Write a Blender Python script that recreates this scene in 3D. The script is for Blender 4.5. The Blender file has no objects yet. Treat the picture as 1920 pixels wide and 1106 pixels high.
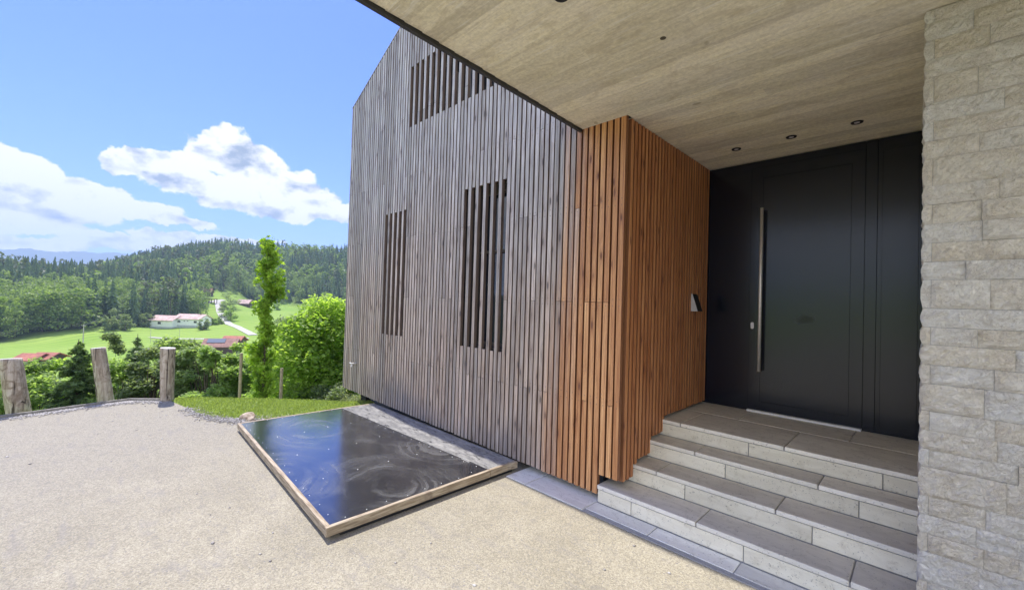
import bpy, math, random
import numpy as np
from mathutils import Vector, Matrix

S = bpy.context.scene
COL = S.collection
random.seed(7)
rng = np.random.default_rng(11)
rad = math.radians

# ------------------------------------------------------------------ camera
EYE = 1.68
CR = np.array([0.7114151, 0.70212396, 0.03017462])
CU = np.array([-0.00980382, -0.03301715, 0.9994067])
CF = np.array([-0.70270367, 0.71128884, 0.0166054])
FPX = 789.57
cam_d = bpy.data.cameras.new('camera'); cam = bpy.data.objects.new('camera', cam_d); COL.objects.link(cam)
cam_d.sensor_width = 36.0; cam_d.lens = FPX / 1920 * 36
cam_d.clip_start = 0.05; cam_d.clip_end = 30000
M = Matrix(((CR[0], CU[0], -CF[0], 0), (CR[1], CU[1], -CF[1], 0), (CR[2], CU[2], -CF[2], EYE), (0, 0, 0, 1)))
cam.matrix_world = M
S.camera = cam

def at(px, py, F):
    """photo pixel + distance in metres -> the real place it stands"""
    d = CF + CR * (px - 960) / FPX - CU * (py - 553) / FPX
    return np.array([0, 0, EYE]) + d * F

# ------------------------------------------------------------------ light
SUNV = Vector((0.50, -0.044, -1.0)).normalized()
SUN_STRENGTH, SKY_STRENGTH = 2.75, 0.15
sun_d = bpy.data.lights.new('sun', 'SUN'); sun = bpy.data.objects.new('sun', sun_d); COL.objects.link(sun)
sun_d.energy = SUN_STRENGTH; sun_d.angle = rad(0.5); sun_d.color = (1.0, 0.955, 0.88)
sun.rotation_euler = SUNV.to_track_quat('-Z', 'Y').to_euler()
S.view_settings.view_transform = 'Standard'; S.view_settings.look = 'None'
S.view_settings.gamma = 1; S.view_settings.use_curve_mapping = False
S.view_settings.exposure = 1.36
S.cycles.max_bounces = 8; S.cycles.diffuse_bounces = 5; S.cycles.glossy_bounces = 4
S.cycles.transmission_bounces = 4; S.cycles.volume_bounces = 0
S.cycles.use_denoising = True

# ------------------------------------------------------------------ node helpers
class NT:
    def __init__(s, tree): s.t = tree; s.n = tree.nodes; s.l = tree.links
    def new(s, typ, ins=None, **props):
        n = s.n.new(typ)
        for k, v in props.items(): setattr(n, k, v)
        for k, v in (ins or {}).items(): s.set(n, k, v)
        return n
    def set(s, n, k, v):
        sock = n.inputs[k]
        if isinstance(v, bpy.types.NodeSocket): s.l.new(v, sock)
        elif v is not None:
            if sock.type == 'RGBA' and len(v) == 3: v = (*v, 1)
            sock.default_value = v
    def math(s, op, a, b=None, c=None, clamp=False):
        n = s.n.new('ShaderNodeMath'); n.operation = op; n.use_clamp = clamp
        for i, v in enumerate((a, b, c)):
            if v is not None: s.set(n, i, v)
        return n.outputs[0]
    def vmath(s, op, a, b=None):
        n = s.n.new('ShaderNodeVectorMath'); n.operation = op
        s.set(n, 0, a)
        if b is not None: s.set(n, 1, b)
        return n.outputs['Value'] if op in ('LENGTH', 'DOT_PRODUCT') else n.outputs[0]
    def mix(s, f, a, b, blend='MIX'):
        n = s.n.new('ShaderNodeMix'); n.data_type = 'RGBA'; n.blend_type = blend
        s.set(n, 0, f); s.set(n, 6, a); s.set(n, 7, b)
        return n.outputs[2]
    def noise(s, vec, scale, detail=4, rough=0.55, dist=0.0, out=0):
        n = s.new('ShaderNodeTexNoise', {'Vector': vec, 'Scale': scale, 'Detail': detail, 'Roughness': rough, 'Distortion': dist})
        return n.outputs[out]
    def ramp(s, f, a, b, lo=0.0, hi=1.0):
        n = s.new('ShaderNodeMapRange', {0: f, 1: a, 2: b, 3: lo, 4: hi}, interpolation_type='SMOOTHSTEP')
        return n.outputs[0]
    def sep(s, v):
        n = s.new('ShaderNodeSeparateXYZ', {0: v}); return n.outputs
    def comb(s, x, y, z):
        n = s.n.new('ShaderNodeCombineXYZ')
        for i, v in enumerate((x, y, z)): s.set(n, i, v)
        return n.outputs[0]
    def bump(s, h, strength=0.5, dist=0.01, normal=None):
        n = s.new('ShaderNodeBump', {'Height': h, 'Strength': strength, 'Distance': dist})
        if normal is not None: s.set(n, 'Normal', normal)
        return n.outputs[0]

MATS = {}
def mat(name, build, rough=0.7, metal=0.0, spec=0.5):
    m = bpy.data.materials.new(name); m.use_nodes = True
    t = NT(m.node_tree); b = m.node_tree.nodes['Principled BSDF']
    b.inputs['Roughness'].default_value = rough; b.inputs['Metallic'].default_value = metal
    b.inputs['Specular IOR Level'].default_value = spec
    build(t, b); MATS[name] = m
    return m

def geo(t):
    return t.n.new('ShaderNodeNewGeometry').outputs['Position']
def objrand(t):
    return t.n.new('ShaderNodeObjectInfo').outputs['Random']

# ------------------------------------------------------------------ world: clear sky with cumulus
world = bpy.data.worlds.new('World'); S.world = world; world.use_nodes = True
wt = NT(world.node_tree); wt.n.clear()
sky = wt.new('ShaderNodeTexSky', sky_type='NISHITA', sun_disc=False)
sky.sun_elevation = rad(63.3); sky.sun_rotation = math.atan2(-0.5, 0.056)
sky.air_density = 1.0; sky.dust_density = 0.6; sky.ozone_density = 1.6; sky.altitude = 600
dirv = wt.n.new('ShaderNodeTexCoord').outputs['Generated']
FH = Vector((CF[0], CF[1], 0)).normalized(); RH = Vector((CR[0], CR[1], 0)).normalized()
dF = wt.vmath('DOT_PRODUCT', dirv, tuple(FH)); dR = wt.vmath('DOT_PRODUCT', dirv, tuple(RH))
dz = wt.sep(dirv)[2]
az = wt.math('ARCTAN2', dR, dF); el = wt.math('ARCSINE', dz)
def azel(px, py):
    d = CF + CR * (px - 960) / FPX - CU * (py - 553) / FPX
    d = d / np.linalg.norm(d)
    return math.atan2(d @ np.array(RH), d @ np.array(FH)), math.asin(d[2])
P2 = wt.comb(az, el, 0.0)
# billowy warp of the outline
w1 = wt.new('ShaderNodeTexNoise', {'Vector': dirv, 'Scale': 9.0, 'Detail': 7, 'Roughness': 0.62}, noise_dimensions='3D')
warp = wt.vmath('MULTIPLY', wt.vmath('SUBTRACT', w1.outputs['Color'], (0.5, 0.5, 0.5)), (0.10, 0.075, 0.0))
P3 = wt.vmath('ADD', P2, warp)
blobs = [(243,308,42,22),(285,303,45,24),(330,300,50,32),(375,285,50,36),(425,285,62,46),(480,312,60,44),(530,345,62,40),
         (585,378,58,32),(632,402,44,20),(350,335,90,34),(440,360,110,36),(530,390,90,24),
         (-60,290,80,42),(10,300,70,40),(70,325,75,42),(140,352,75,34),(205,372,70,28),(275,398,80,22),(335,415,62,10),
         (40,380,120,42),(120,400,120,34),(-60,400,110,60),(60,432,150,14),
         (60,462,150,12),(220,458,130,15),(330,448,90,14),(400,444,60,9),(480,452,60,5),
         ]
fld = None
for cx, cy, rx, ry in blobs:
    a0, e0 = azel(cx, cy); a1, _ = azel(cx + rx, cy); a2, _ = azel(cx - rx, cy); _, e1 = azel(cx, cy - ry)
    sx = abs(a1 - a2) / 2; sy = abs(e1 - e0)
    v = wt.vmath('MULTIPLY', wt.vmath('SUBTRACT', P3, (a0, e0, 0)), (1 / sx, 1 / sy, 0))
    f = wt.math('SUBTRACT', 1.0, wt.vmath('LENGTH', v))
    if rx < 20: f = wt.math('MULTIPLY', f, 0.35)
    fld = f if fld is None else wt.math('SMOOTH_MAX', fld, f, 0.12)
# dense clouds added out of view behind the viewer, filling the shaded facade with light
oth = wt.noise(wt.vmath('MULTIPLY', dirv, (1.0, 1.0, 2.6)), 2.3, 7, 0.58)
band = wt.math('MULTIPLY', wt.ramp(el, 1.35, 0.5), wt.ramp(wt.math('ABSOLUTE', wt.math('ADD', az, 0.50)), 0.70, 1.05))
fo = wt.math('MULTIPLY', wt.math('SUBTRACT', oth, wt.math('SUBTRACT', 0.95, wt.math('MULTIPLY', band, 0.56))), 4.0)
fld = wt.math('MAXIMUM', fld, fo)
det = wt.noise(wt.vmath('MULTIPLY', wt.vmath('ADD', dirv, wt.vmath('MULTIPLY', warp, (0.6, 0.6, 0.6))), (1, 1, 1.5)), 26, 6, 0.6)
dens = wt.math('ADD', fld, wt.math('MULTIPLY', wt.math('SUBTRACT', det, 0.5), 0.68))
alpha = wt.ramp(dens, -0.03, 0.14)
P3d = wt.vmath('ADD', dirv, wt.vmath('MULTIPLY', warp, (0.6, 0.6, 0.6)))
P4 = wt.vmath('ADD', P3d, (-0.010, 0.004, 0.020))
n1 = wt.noise(wt.vmath('MULTIPLY', P3d, (1, 1, 1.6)), 13, 6, 0.55); n2 = wt.noise(wt.vmath('MULTIPLY', P4, (1, 1, 1.6)), 13, 6, 0.55)
lit = wt.math('MULTIPLY', wt.math('SUBTRACT', n1, n2), 5.0)
core = wt.ramp(dens, 0.25, 0.85)
shade = wt.math('SUBTRACT', wt.math('ADD', 1.08, lit), wt.math('MULTIPLY', core, 0.20), clamp=True)
ccol = wt.mix(shade, (0.33, 0.40, 0.50), (1.0, 1.0, 1.0))
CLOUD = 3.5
# clouds opposite the sun, out of view, brightened to lift the shaded fronts
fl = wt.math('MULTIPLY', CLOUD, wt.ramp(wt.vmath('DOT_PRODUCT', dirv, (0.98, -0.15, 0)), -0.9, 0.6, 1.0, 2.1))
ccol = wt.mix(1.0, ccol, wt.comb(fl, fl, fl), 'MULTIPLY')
skyc = wt.mix(1.0, sky.outputs[0], (0.285, 0.365, 0.80), 'MULTIPLY')
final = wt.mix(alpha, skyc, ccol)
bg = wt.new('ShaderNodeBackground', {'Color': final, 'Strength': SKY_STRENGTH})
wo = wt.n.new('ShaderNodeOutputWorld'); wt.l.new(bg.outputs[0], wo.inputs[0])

# ------------------------------------------------------------------ object helpers
def tag(o, label=None, cat=None, group=None, kind=None):
    if label: o['label'] = label
    if cat: o['category'] = cat
    if group: o['group'] = group
    if kind: o['kind'] = kind
    return o
def empty(name, loc=(0, 0, 0), rz=0.0, **k):
    o = bpy.data.objects.new(name, None); COL.objects.link(o); o.location = loc; o.rotation_euler = (0, 0, rz)
    o.empty_display_size = 0.1
    return tag(o, **k)
def link(name, me, parent=None, loc=None, **k):
    o = bpy.data.objects.new(name, me); COL.objects.link(o)
    if parent is not None: o.parent = parent
    if loc is not None: o.location = loc
    return tag(o, **k)
class MB:
    def __init__(s): s.v = []; s.f = []; s.m = []; s.mats = []
    def quadbox(s, P, m=0):
        """8 points: bottom ring 4, top ring 4"""
        n = len(s.v); s.v += [tuple(map(float, p)) for p in P]
        for q in ((3, 2, 1, 0), (4, 5, 6, 7), (0, 1, 5, 4), (1, 2, 6, 5), (2, 3, 7, 6), (3, 0, 4, 7)):
            s.f.append(tuple(n + i for i in q)); s.m.append(m)
    def box(s, x0, x1, y0, y1, z0, z1, m=0):
        s.quadbox([(x0, y0, z0), (x1, y0, z0), (x1, y1, z0), (x0, y1, z0), (x0, y0, z1), (x1, y0, z1), (x1, y1, z1), (x0, y1, z1)], m)
    def prism(s, poly, z0, z1, m=0):
        n = len(s.v); k = len(poly)
        z0s = z0 if hasattr(z0, '__len__') else [z0] * k; z1s = z1 if hasattr(z1, '__len__') else [z1] * k
        s.v += [(float(p[0]), float(p[1]), float(z)) for p, z in zip(poly, z0s)] + [(float(p[0]), float(p[1]), float(z)) for p, z in zip(poly, z1s)]
        s.f.append(tuple(n + i for i in reversed(range(k)))); s.m.append(m)
        s.f.append(tuple(n + k + i for i in range(k))); s.m.append(m)
        for i in range(k):
            j = (i + 1) % k; s.f.append((n + i, n + j, n + k + j, n + k + i)); s.m.append(m)
    def beam(s, a, b, w, h, up=(0, 0, 1), m=0):
        a = Vector(a); b = Vector(b); d = (b - a).normalized(); sd = d.cross(Vector(up)).normalized(); u = sd.cross(d)
        P = []
        for z in (-.5, .5):
            for p, q in ((a, -.5), (b, -.5), (b, .5), (a, .5)): P.append(p + sd * q * w + u * z * h)
        s.quadbox([P[0], P[1], P[2], P[3], P[4], P[5], P[6], P[7]], m)
    def tube(s, pts, rads, n=8, m=0, cap=True):
        pts = [Vector(p) for p in pts]; base = len(s.v); up = Vector((0, 0, 1))
        for i, p in enumerate(pts):
            d = (pts[min(i + 1, len(pts) - 1)] - pts[max(i - 1, 0)]).normalized()
            a = d.cross(Vector((1, 0.13, 0)) if abs(d.z) > .8 else up).normalized(); b = d.cross(a)
            for k in range(n):
                t = 2 * math.pi * k / n; s.v.append(tuple(p + (a * math.cos(t) + b * math.sin(t)) * rads[i]))
        for i in range(len(pts) - 1):
            for k in range(n):
                k2 = (k + 1) % n; s.f.append((base + i * n + k, base + (i + 1) * n + k, base + (i + 1) * n + k2, base + i * n + k2)); s.m.append(m)
        if cap:
            s.f.append(tuple(base + k for k in range(n))); s.m.append(m)
            e = base + (len(pts) - 1) * n; s.f.append(tuple(e + k for k in reversed(range(n)))); s.m.append(m)
    def mesh(s, name, mats, smooth=False, fixn=True):
        me = bpy.data.meshes.new(name); me.from_pydata(s.v, [], s.f); me.update()
        for mm in (mats if isinstance(mats, (list, tuple)) else [mats]): me.materials.append(mm)
        if any(s.m): me.polygons.foreach_set('material_index', s.m)
        if fixn:
            import bmesh
            bm = bmesh.new(); bm.from_mesh(me); bmesh.ops.recalc_face_normals(bm, faces=bm.faces); bm.to_mesh(me); bm.free()
        if smooth: me.polygons.foreach_set('use_smooth', [True] * len(me.polygons))
        return me
    def build(s, name, mats, parent=None, smooth=False, **k):
        return link(name, s.mesh(name, mats, smooth), parent, **k)
def bevel(o, w=0.003, seg=2):
    m = o.modifiers.new('bevel', 'BEVEL'); m.width = w; m.segments = seg; m.limit_method = 'ANGLE'; return o
def np_mesh(name, V, Fq, mats, tone=None, smooth=False, matidx=None):
    """fast mesh from arrays; Fq (n,k) same-size polygons"""
    me = bpy.data.meshes.new(name); n, k = Fq.shape
    me.vertices.add(len(V)); me.vertices.foreach_set('co', np.asarray(V, np.float32).ravel())
    me.loops.add(n * k); me.loops.foreach_set('vertex_index', Fq.astype(np.int32).ravel())
    me.polygons.add(n); me.polygons.foreach_set('loop_start', np.arange(0, n * k, k, dtype=np.int32))
    me.update(calc_edges=True)
    for mm in (mats if isinstance(mats, (list, tuple)) else [mats]): me.materials.append(mm)
    if matidx is not None: me.polygons.foreach_set('material_index', np.asarray(matidx, np.int32))
    if tone is not None:
        a = me.attributes.new('tone', 'FLOAT', 'POINT'); a.data.foreach_set('value', np.asarray(tone, np.float32))
    if smooth: me.polygons.foreach_set('use_smooth', np.ones(n, bool))
    me.validate()
    return me

# ------------------------------------------------------------------ materials
def m_plain(c, var=0.06, scale=30):
    def b(t, bs):
        n = t.noise(geo(t), scale, 4)
        k = t.ramp(n, 0.25, 0.75, 1 - var, 1 + var)
        t.set(bs, 'Base Color', t.mix(1.0, c, t.comb(k, k, k), 'MULTIPLY'))
    return b

def wood_cols(t, weather):
    """battens: grain, knots, per-board tone; weather = socket 0 (sheltered, orange) .. 1 (silvered)"""
    p = geo(t); r = objrand(t); x, y, z = t.sep(p)
    off = t.comb(t.math('MULTIPLY', r, 37.0), t.math('MULTIPLY', r, 11.0), t.math('MULTIPLY', r, 91.0))
    q = t.vmath('ADD', p, off)
    g = t.noise(t.vmath('MULTIPLY', q, (130, 130, 2.2)), 1.0, 3, 0.6, 0.4)
    g2 = t.noise(t.vmath('MULTIPLY', q, (28, 28, 0.9)), 1.0, 3, 0.5, 0.8)
    kn = t.new('ShaderNodeTexVoronoi', {'Vector': t.vmath('MULTIPLY', t.vmath('ADD', q, t.comb(t.math('MULTIPLY', g2, 0.02), 0.0, 0.0)), (15, 15, 4.2)), 'Scale': 1.0, 'Randomness': 1.0})
    knot = t.ramp(kn.outputs['Distance'], 0.22, 0.09)
    halo = t.ramp(kn.outputs['Distance'], 0.55, 0.15)
    pk = t.ramp(t.sep(kn.outputs['Color'])[0], 0.45, 0.50)
    knot = t.math('MULTIPLY', knot, pk); halo = t.math('MULTIPLY', halo, pk)
    return p, r, g, g2, knot, halo, (x, y, z), q

def m_batten(t, bs):
    p, r, g, g2, knot, halo, (x, y, z), q = wood_cols(t, None)
    big = t.noise(p, 1.1, 3, 0.5)
    # shelter of the canopy: orange where rain never reaches, brown in between, silver-grey in the open
    s = t.math('ADD', t.math('ADD', x, t.math('MULTIPLY', t.math('SUBTRACT', 3.2, z), 0.10)), t.math('MULTIPLY', t.math('SUBTRACT', g2, 0.5), 0.25))
    s = t.math('ADD', s, t.math('MULTIPLY', t.math('SUBTRACT', r, 0.5), 0.24))
    fresh = t.ramp(s, -2.52, -2.08)
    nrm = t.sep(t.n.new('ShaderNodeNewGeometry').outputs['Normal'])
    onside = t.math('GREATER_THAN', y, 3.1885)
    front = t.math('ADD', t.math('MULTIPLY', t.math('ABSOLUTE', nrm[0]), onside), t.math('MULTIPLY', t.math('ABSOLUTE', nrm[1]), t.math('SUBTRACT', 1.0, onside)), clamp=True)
    low = t.ramp(t.math('ADD', z, t.math('MULTIPLY', t.math('SUBTRACT', big, 0.5), 1.6)), 3.9, 1.0)
    rr = t.math('FRACT', t.math('MULTIPLY', r, 17.3))
    warm = t.math('MULTIPLY', low, t.ramp(t.math('ADD', rr, g2), 0.45, 1.15))
    grey = t.mix(t.ramp(g, 0.36, 0.66), (0.40, 0.385, 0.385), (0.81, 0.79, 0.78))
    grey = t.mix(t.ramp(rr, 0.1, 0.9), grey, t.mix(1.0, grey, (0.84, 0.80, 0.78), 'MULTIPLY'))
    tan = t.mix(t.ramp(g, 0.3, 0.75), (0.36, 0.25, 0.185), (0.76, 0.62, 0.51))
    weath = t.mix(t.math('ADD', t.math('MULTIPLY', low, 0.42), t.math('MULTIPLY', warm, 0.6), clamp=True), grey, tan)
    orange = t.mix(t.ramp(g, 0.28, 0.78), (0.42, 0.170, 0.055), (0.86, 0.51, 0.235))
    orange = t.mix(t.ramp(rr, 0.0, 1.0), t.mix(1.0, orange, (0.82, 0.70, 0.62), 'MULTIPLY'), t.mix(1.0, orange, (1.12, 1.12, 1.15), 'MULTIPLY'))
    orange = t.mix(t.math('MULTIPLY', onside, 0.75), orange, t.mix(1.0, orange, (0.88, 0.68, 0.58), 'MULTIPLY'))
    kt = t.ramp(rr, 0.0, 1.0, 0.60, 1.14)
    weath = t.mix(1.0, weath, t.comb(kt, t.math('POWER', kt, 1.12), t.math('POWER', kt, 1.25)), 'MULTIPLY')
    sk = t.noise(t.vmath('MULTIPLY', q, (60, 60, 1.4)), 1.0, 4, 0.7, 0.6)
    weath = t.mix(t.math('MULTIPLY', t.ramp(sk, 0.52, 0.68), 0.7), weath, (0.17, 0.125, 0.10))
    c = t.mix(fresh, weath, orange)
    # flanks in the gaps: brown, unsilvered wood, darkened to paint the gap shade
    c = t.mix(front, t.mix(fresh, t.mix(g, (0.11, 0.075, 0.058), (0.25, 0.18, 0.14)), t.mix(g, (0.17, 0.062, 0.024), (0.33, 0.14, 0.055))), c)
    # splash water has darkened the feet of the boards
    foot = t.ramp(t.math('ADD', z, t.math('MULTIPLY', t.math('SUBTRACT', big, 0.5), 1.2)), 0.62, 0.12)
    foot = t.math('MULTIPLY', foot, t.ramp(t.math('ABSOLUTE', t.math('ADD', x, 4.5)), 2.5, 1.0))
    foot = t.math('MULTIPLY', foot, t.ramp(t.math('ADD', g2, t.math('MULTIPLY', rr, 0.5)), 0.4, 0.9))
    c = t.mix(t.math('MULTIPLY', foot, 0.75), c, (0.13, 0.13, 0.15))
    oc = t.sep(t.n.new('ShaderNodeTexCoord').outputs['Object'])
    fr = t.math('MULTIPLY', t.math('ABSOLUTE', t.math('SUBTRACT', t.math('FRACT', t.math('ADD', t.math('DIVIDE', z, 0.85), 0.5)), 0.5)), 0.85)
    nail = t.math('MULTIPLY', t.math('LESS_THAN', t.math('ABSOLUTE', t.math('SUBTRACT', fr, 0.028)), 0.005), t.math('LESS_THAN', t.math('ABSOLUTE', t.math('MULTIPLY', t.math('MULTIPLY', oc[0], t.math('SUBTRACT', 1.0, onside)), 0.04)), 0.0035))
    c = t.mix(t.math('MULTIPLY', t.math('MULTIPLY', nail, 0.55), t.math('SUBTRACT', 1.0, onside)), c, (0.10, 0.09, 0.09))
    kc = t.mix(fresh, (0.09, 0.075, 0.07), (0.13, 0.04, 0.015))
    c = t.mix(t.math('MULTIPLY', halo, 0.45), c, t.mix(1.0, c, (0.55, 0.42, 0.36), 'MULTIPLY'))
    c = t.mix(t.math('MULTIPLY', knot, 0.85), c, kc)
    t.set(bs, 'Base Color', c)
    t.set(bs, 'Roughness', t.ramp(g, 0.2, 0.8, 0.46, 0.72))
    t.set(bs, 'Normal', t.bump(t.math('SUBTRACT', g, t.math('MULTIPLY', knot, 0.5)), 0.35, 0.003))

def m_stain(t, bs, sc=(5, 70, 70)):      # plain softwood of the cover's rails
    p = geo(t)
    g = t.noise(t.vmath('MULTIPLY', p, sc), 1.0, 4, 0.6, 0.6)
    b = t.noise(p, 5.0, 4, 0.6)
    c = t.mix(t.ramp(g, 0.3, 0.7), (0.22, 0.16, 0.10), (0.52, 0.43, 0.31))
    c = t.mix(t.math('MULTIPLY', t.ramp(b, 0.58, 0.72), 0.7), c, (0.20, 0.15, 0.11))
    t.set(bs, 'Base Color', c); t.set(bs, 'Normal', t.bump(g, 0.4, 0.003))

def m_ground(t, bs):
    p = geo(t)
    a = t.noise(p, 1.3, 5, 0.6); b2 = t.noise(p, 9.0, 4, 0.6)
    v = t.new('ShaderNodeTexVoronoi', {'Vector': p, 'Scale': 120.0}, feature='F1')
    v2 = t.new('ShaderNodeTexVoronoi', {'Vector': p, 'Scale': 330.0}, feature='F1')
    vr = t.sep(v.outputs['Color'])[0]; vr2 = t.sep(v2.outputs['Color'])[1]
    c = t.mix(t.ramp(a, 0.3, 0.7), (0.32, 0.292, 0.222), (0.40, 0.366, 0.284))
    # worn, finer and greyer towards the posts
    c = t.mix(t.ramp(t.math('ADD', t.sep(p)[0], t.math('MULTIPLY', a, 2.0)), -2.0, -5.5), c, (0.335, 0.308, 0.248))
    c = t.mix(1.0, c, t.mix(vr, (0.74, 0.735, 0.73), (1.21, 1.205, 1.18)), 'MULTIPLY')
    c = t.mix(1.0, c, t.mix(vr2, (0.82, 0.82, 0.83), (1.14, 1.13, 1.12)), 'MULTIPLY')
    c = t.mix(t.ramp(vr, 0.95, 0.99), c, (0.24, 0.225, 0.21))
    c = t.mix(t.math('MULTIPLY', t.ramp(b2, 0.54, 0.72), 0.45), c, (0.22, 0.205, 0.18))
    # faint drag streaks
    st = t.noise(t.vmath('MULTIPLY', p, (0.9, 3.2, 1)), 3.0, 5, 0.65, 0.5)
    c = t.mix(t.math('MULTIPLY', t.ramp(st, 0.52, 0.72), 0.42), c, (0.25, 0.235, 0.22))
    t.set(bs, 'Base Color', c)
    h = t.math('ADD', t.math('MULTIPLY', v.outputs['Distance'], -1.0), t.math('MULTIPLY', v2.outputs['Distance'], -0.5))
    h = t.math('ADD', h, t.math('MULTIPLY', b2, 0.8))
    t.set(bs, 'Normal', t.bump(h, 0.55, 0.005))

def travertine(light, dark, vein):
    def b(t, bs):
        p = geo(t); r = objrand(t)
        q = t.vmath('ADD', p, t.comb(t.math('MULTIPLY', r, 31.0), t.math('MULTIPLY', r, 17.0), t.math('MULTIPLY', r, 5.0)))
        a = t.noise(t.vmath('MULTIPLY', q, (2.2, 9, 9)), 1.0, 5, 0.6, 1.2)
        d = t.noise(q, 16, 5, 0.65, 0.6)
        c = t.mix(t.ramp(a, 0.32, 0.68), dark, light)
        c = t.mix(t.math('MULTIPLY', t.ramp(d, 0.5, 0.72), 0.55), c, vein)
        sp = t.noise(q, 90, 3, 0.6)
        c = t.mix(t.math('MULTIPLY', t.math('MULTIPLY', t.ramp(sp, 0.60, 0.68), t.ramp(d, 0.42, 0.55)), 0.7), c, (0.12, 0.11, 0.10))
        k = t.ramp(r, 0, 1, 0.88, 1.10)
        c = t.mix(1.0, c, t.comb(k, k, k), 'MULTIPLY')
        t.set(bs, 'Base Color', c)
        t.set(bs, 'Normal', t.bump(t.math('ADD', sp, d), 0.22, 0.003))
    return b

def m_stone(t, bs):
    p = geo(t); r = objrand(t)
    q = t.vmath('ADD', p, t.comb(t.math('MULTIPLY', r, 31.0), 0.0, t.math('MULTIPLY', r, 57.0)))
    a = t.noise(q, 9, 5, 0.62, 0.8); d = t.noise(q, 42, 5, 0.62, 1.2); e = t.noise(q, 20, 6, 0.7, 2.0)
    r2 = t.math('FRACT', t.math('MULTIPLY', r, 7.77))
    base = t.mix(t.ramp(r2, 0.15, 0.85), (0.90, 0.825, 0.70), (0.93, 0.895, 0.83))
    c = t.mix(t.ramp(a, 0.35, 0.7), base, t.mix(1.0, base, (0.93, 0.90, 0.86), 'MULTIPLY'))
    c = t.mix(t.math('MULTIPLY', t.ramp(e, 0.56, 0.70), 0.35), c, (0.56, 0.48, 0.38))
    c = t.mix(t.math('MULTIPLY', t.ramp(d, 0.55, 0.7), 0.35), c, (0.82, 0.79, 0.73))
    crack_shade = t.ramp(t.math('ABSOLUTE', t.math('SUBTRACT', e, 0.47)), 0.020, 0.004)  # crack lines along the hollows: cavity shade put into the stone colour
    c = t.mix(t.math('MULTIPLY', t.math('MULTIPLY', crack_shade, t.ramp(a, 0.4, 0.6)), 0.6), c, (0.40, 0.33, 0.26))
    t.set(bs, 'Base Color', c)
    n1 = t.bump(a, 0.9, 0.05)
    rid = t.math('ABSOLUTE', t.math('SUBTRACT', e, 0.5))
    n2 = t.bump(rid, 1.0, 0.035, n1)
    t.set(bs, 'Normal', t.bump(d, 0.9, 0.010, n2))

def m_concrete(t, bs):
    p = geo(t)
    x, y, z = t.sep(p)
    bid = t.math('FLOOR', t.math('DIVIDE', y, 0.125))
    wn = t.new('ShaderNodeTexWhiteNoise', {'W': bid}, noise_dimensions='1D').outputs[0]
    q = t.vmath('ADD', p, t.comb(t.math('MULTIPLY', wn, 40.0), 0.0, 0.0))
    seg = t.new('ShaderNodeTexWhiteNoise', {'Vector': t.comb(t.math('FLOOR', t.math('DIVIDE', t.sep(q)[0], 9.0)), bid, 0.0)}, noise_dimensions='3D').outputs[0]
    g = t.noise(t.vmath('MULTIPLY', q, (4.0, 22, 1)), 1.0, 6, 0.75, 1.6)
    g2 = t.noise(t.vmath('MULTIPLY', q, (0.8, 9, 1)), 1.0, 4, 0.6, 0.6)
    big = t.noise(p, 1.4, 5, 0.6, 0.5)
    fine = t.noise(p, 38, 6, 0.75)
    c = t.mix(t.ramp(g, 0.3, 0.7), (0.74, 0.67, 0.46), (0.90, 0.84, 0.64))
    c = t.mix(t.math('MULTIPLY', t.ramp(g2, 0.45, 0.7), 0.5), c, (0.55, 0.48, 0.33))
    c = t.mix(t.math('MULTIPLY', t.ramp(big, 0.42, 0.66), 0.7), c, (0.78, 0.72, 0.58))
    k = t.ramp(seg, 0, 1, 0.87, 1.07); c = t.mix(1.0, c, t.comb(k, k, k), 'MULTIPLY')
    k2 = t.ramp(fine, 0.3, 0.7, 0.86, 1.12); c = t.mix(1.0, c, t.comb(k2, k2, k2), 'MULTIPLY')
    # efflorescence streaks and damp rings
    ef = t.noise(t.vmath('MULTIPLY', q, (2.5, 55, 1)), 1.0, 3, 0.7, 1.0)
    c = t.mix(t.math('MULTIPLY', t.ramp(ef, 0.56, 0.70), 0.6), c, (0.85, 0.83, 0.76))
    sp = t.new('ShaderNodeTexVoronoi', {'Vector': t.vmath('ADD', p, t.vmath('MULTIPLY', t.new('ShaderNodeTexNoise', {'Vector': p, 'Scale': 9.0}).outputs['Color'], (0.08, 0.08, 0))), 'Scale': 2.6})
    ring = t.math('MULTIPLY', t.ramp(sp.outputs['Distance'], 0.085, 0.06), t.ramp(t.sep(sp.outputs['Color'])[0], 0.45, 0.5))
    c = t.mix(t.math('MULTIPLY', ring, 0.55), c, (0.30, 0.25, 0.16))
    ds = t.noise(t.vmath('MULTIPLY', q, (1.2, 48, 1)), 1.0, 4, 0.7, 0.6)
    c = t.mix(t.math('MULTIPLY', t.ramp(ds, 0.56, 0.70), 0.45), c, (0.42, 0.36, 0.25))
    po = t.noise(p, 75, 2, 0.5); po = t.math('MULTIPLY', t.ramp(po, 0.70, 0.76), t.ramp(t.noise(p, 3.0, 3, 0.6), 0.45, 0.6))
    c = t.mix(t.math('MULTIPLY', po, 0.7), c, (0.22, 0.18, 0.12))
    bl = t.noise(t.vmath('MULTIPLY', p, (1.6, 3.0, 1)), 2.2, 5, 0.6, 0.8)
    c = t.mix(t.math('MULTIPLY', t.ramp(bl, 0.54, 0.66), 0.35), c, (0.48, 0.41, 0.28))
    t.set(bs, 'Base Color', c)
    t.set(bs, 'Normal', t.bump(t.math('ADD', t.math('MULTIPLY', g, 0.8), t.math('MULTIPLY', fine, 0.25)), 0.45, 0.006))

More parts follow.
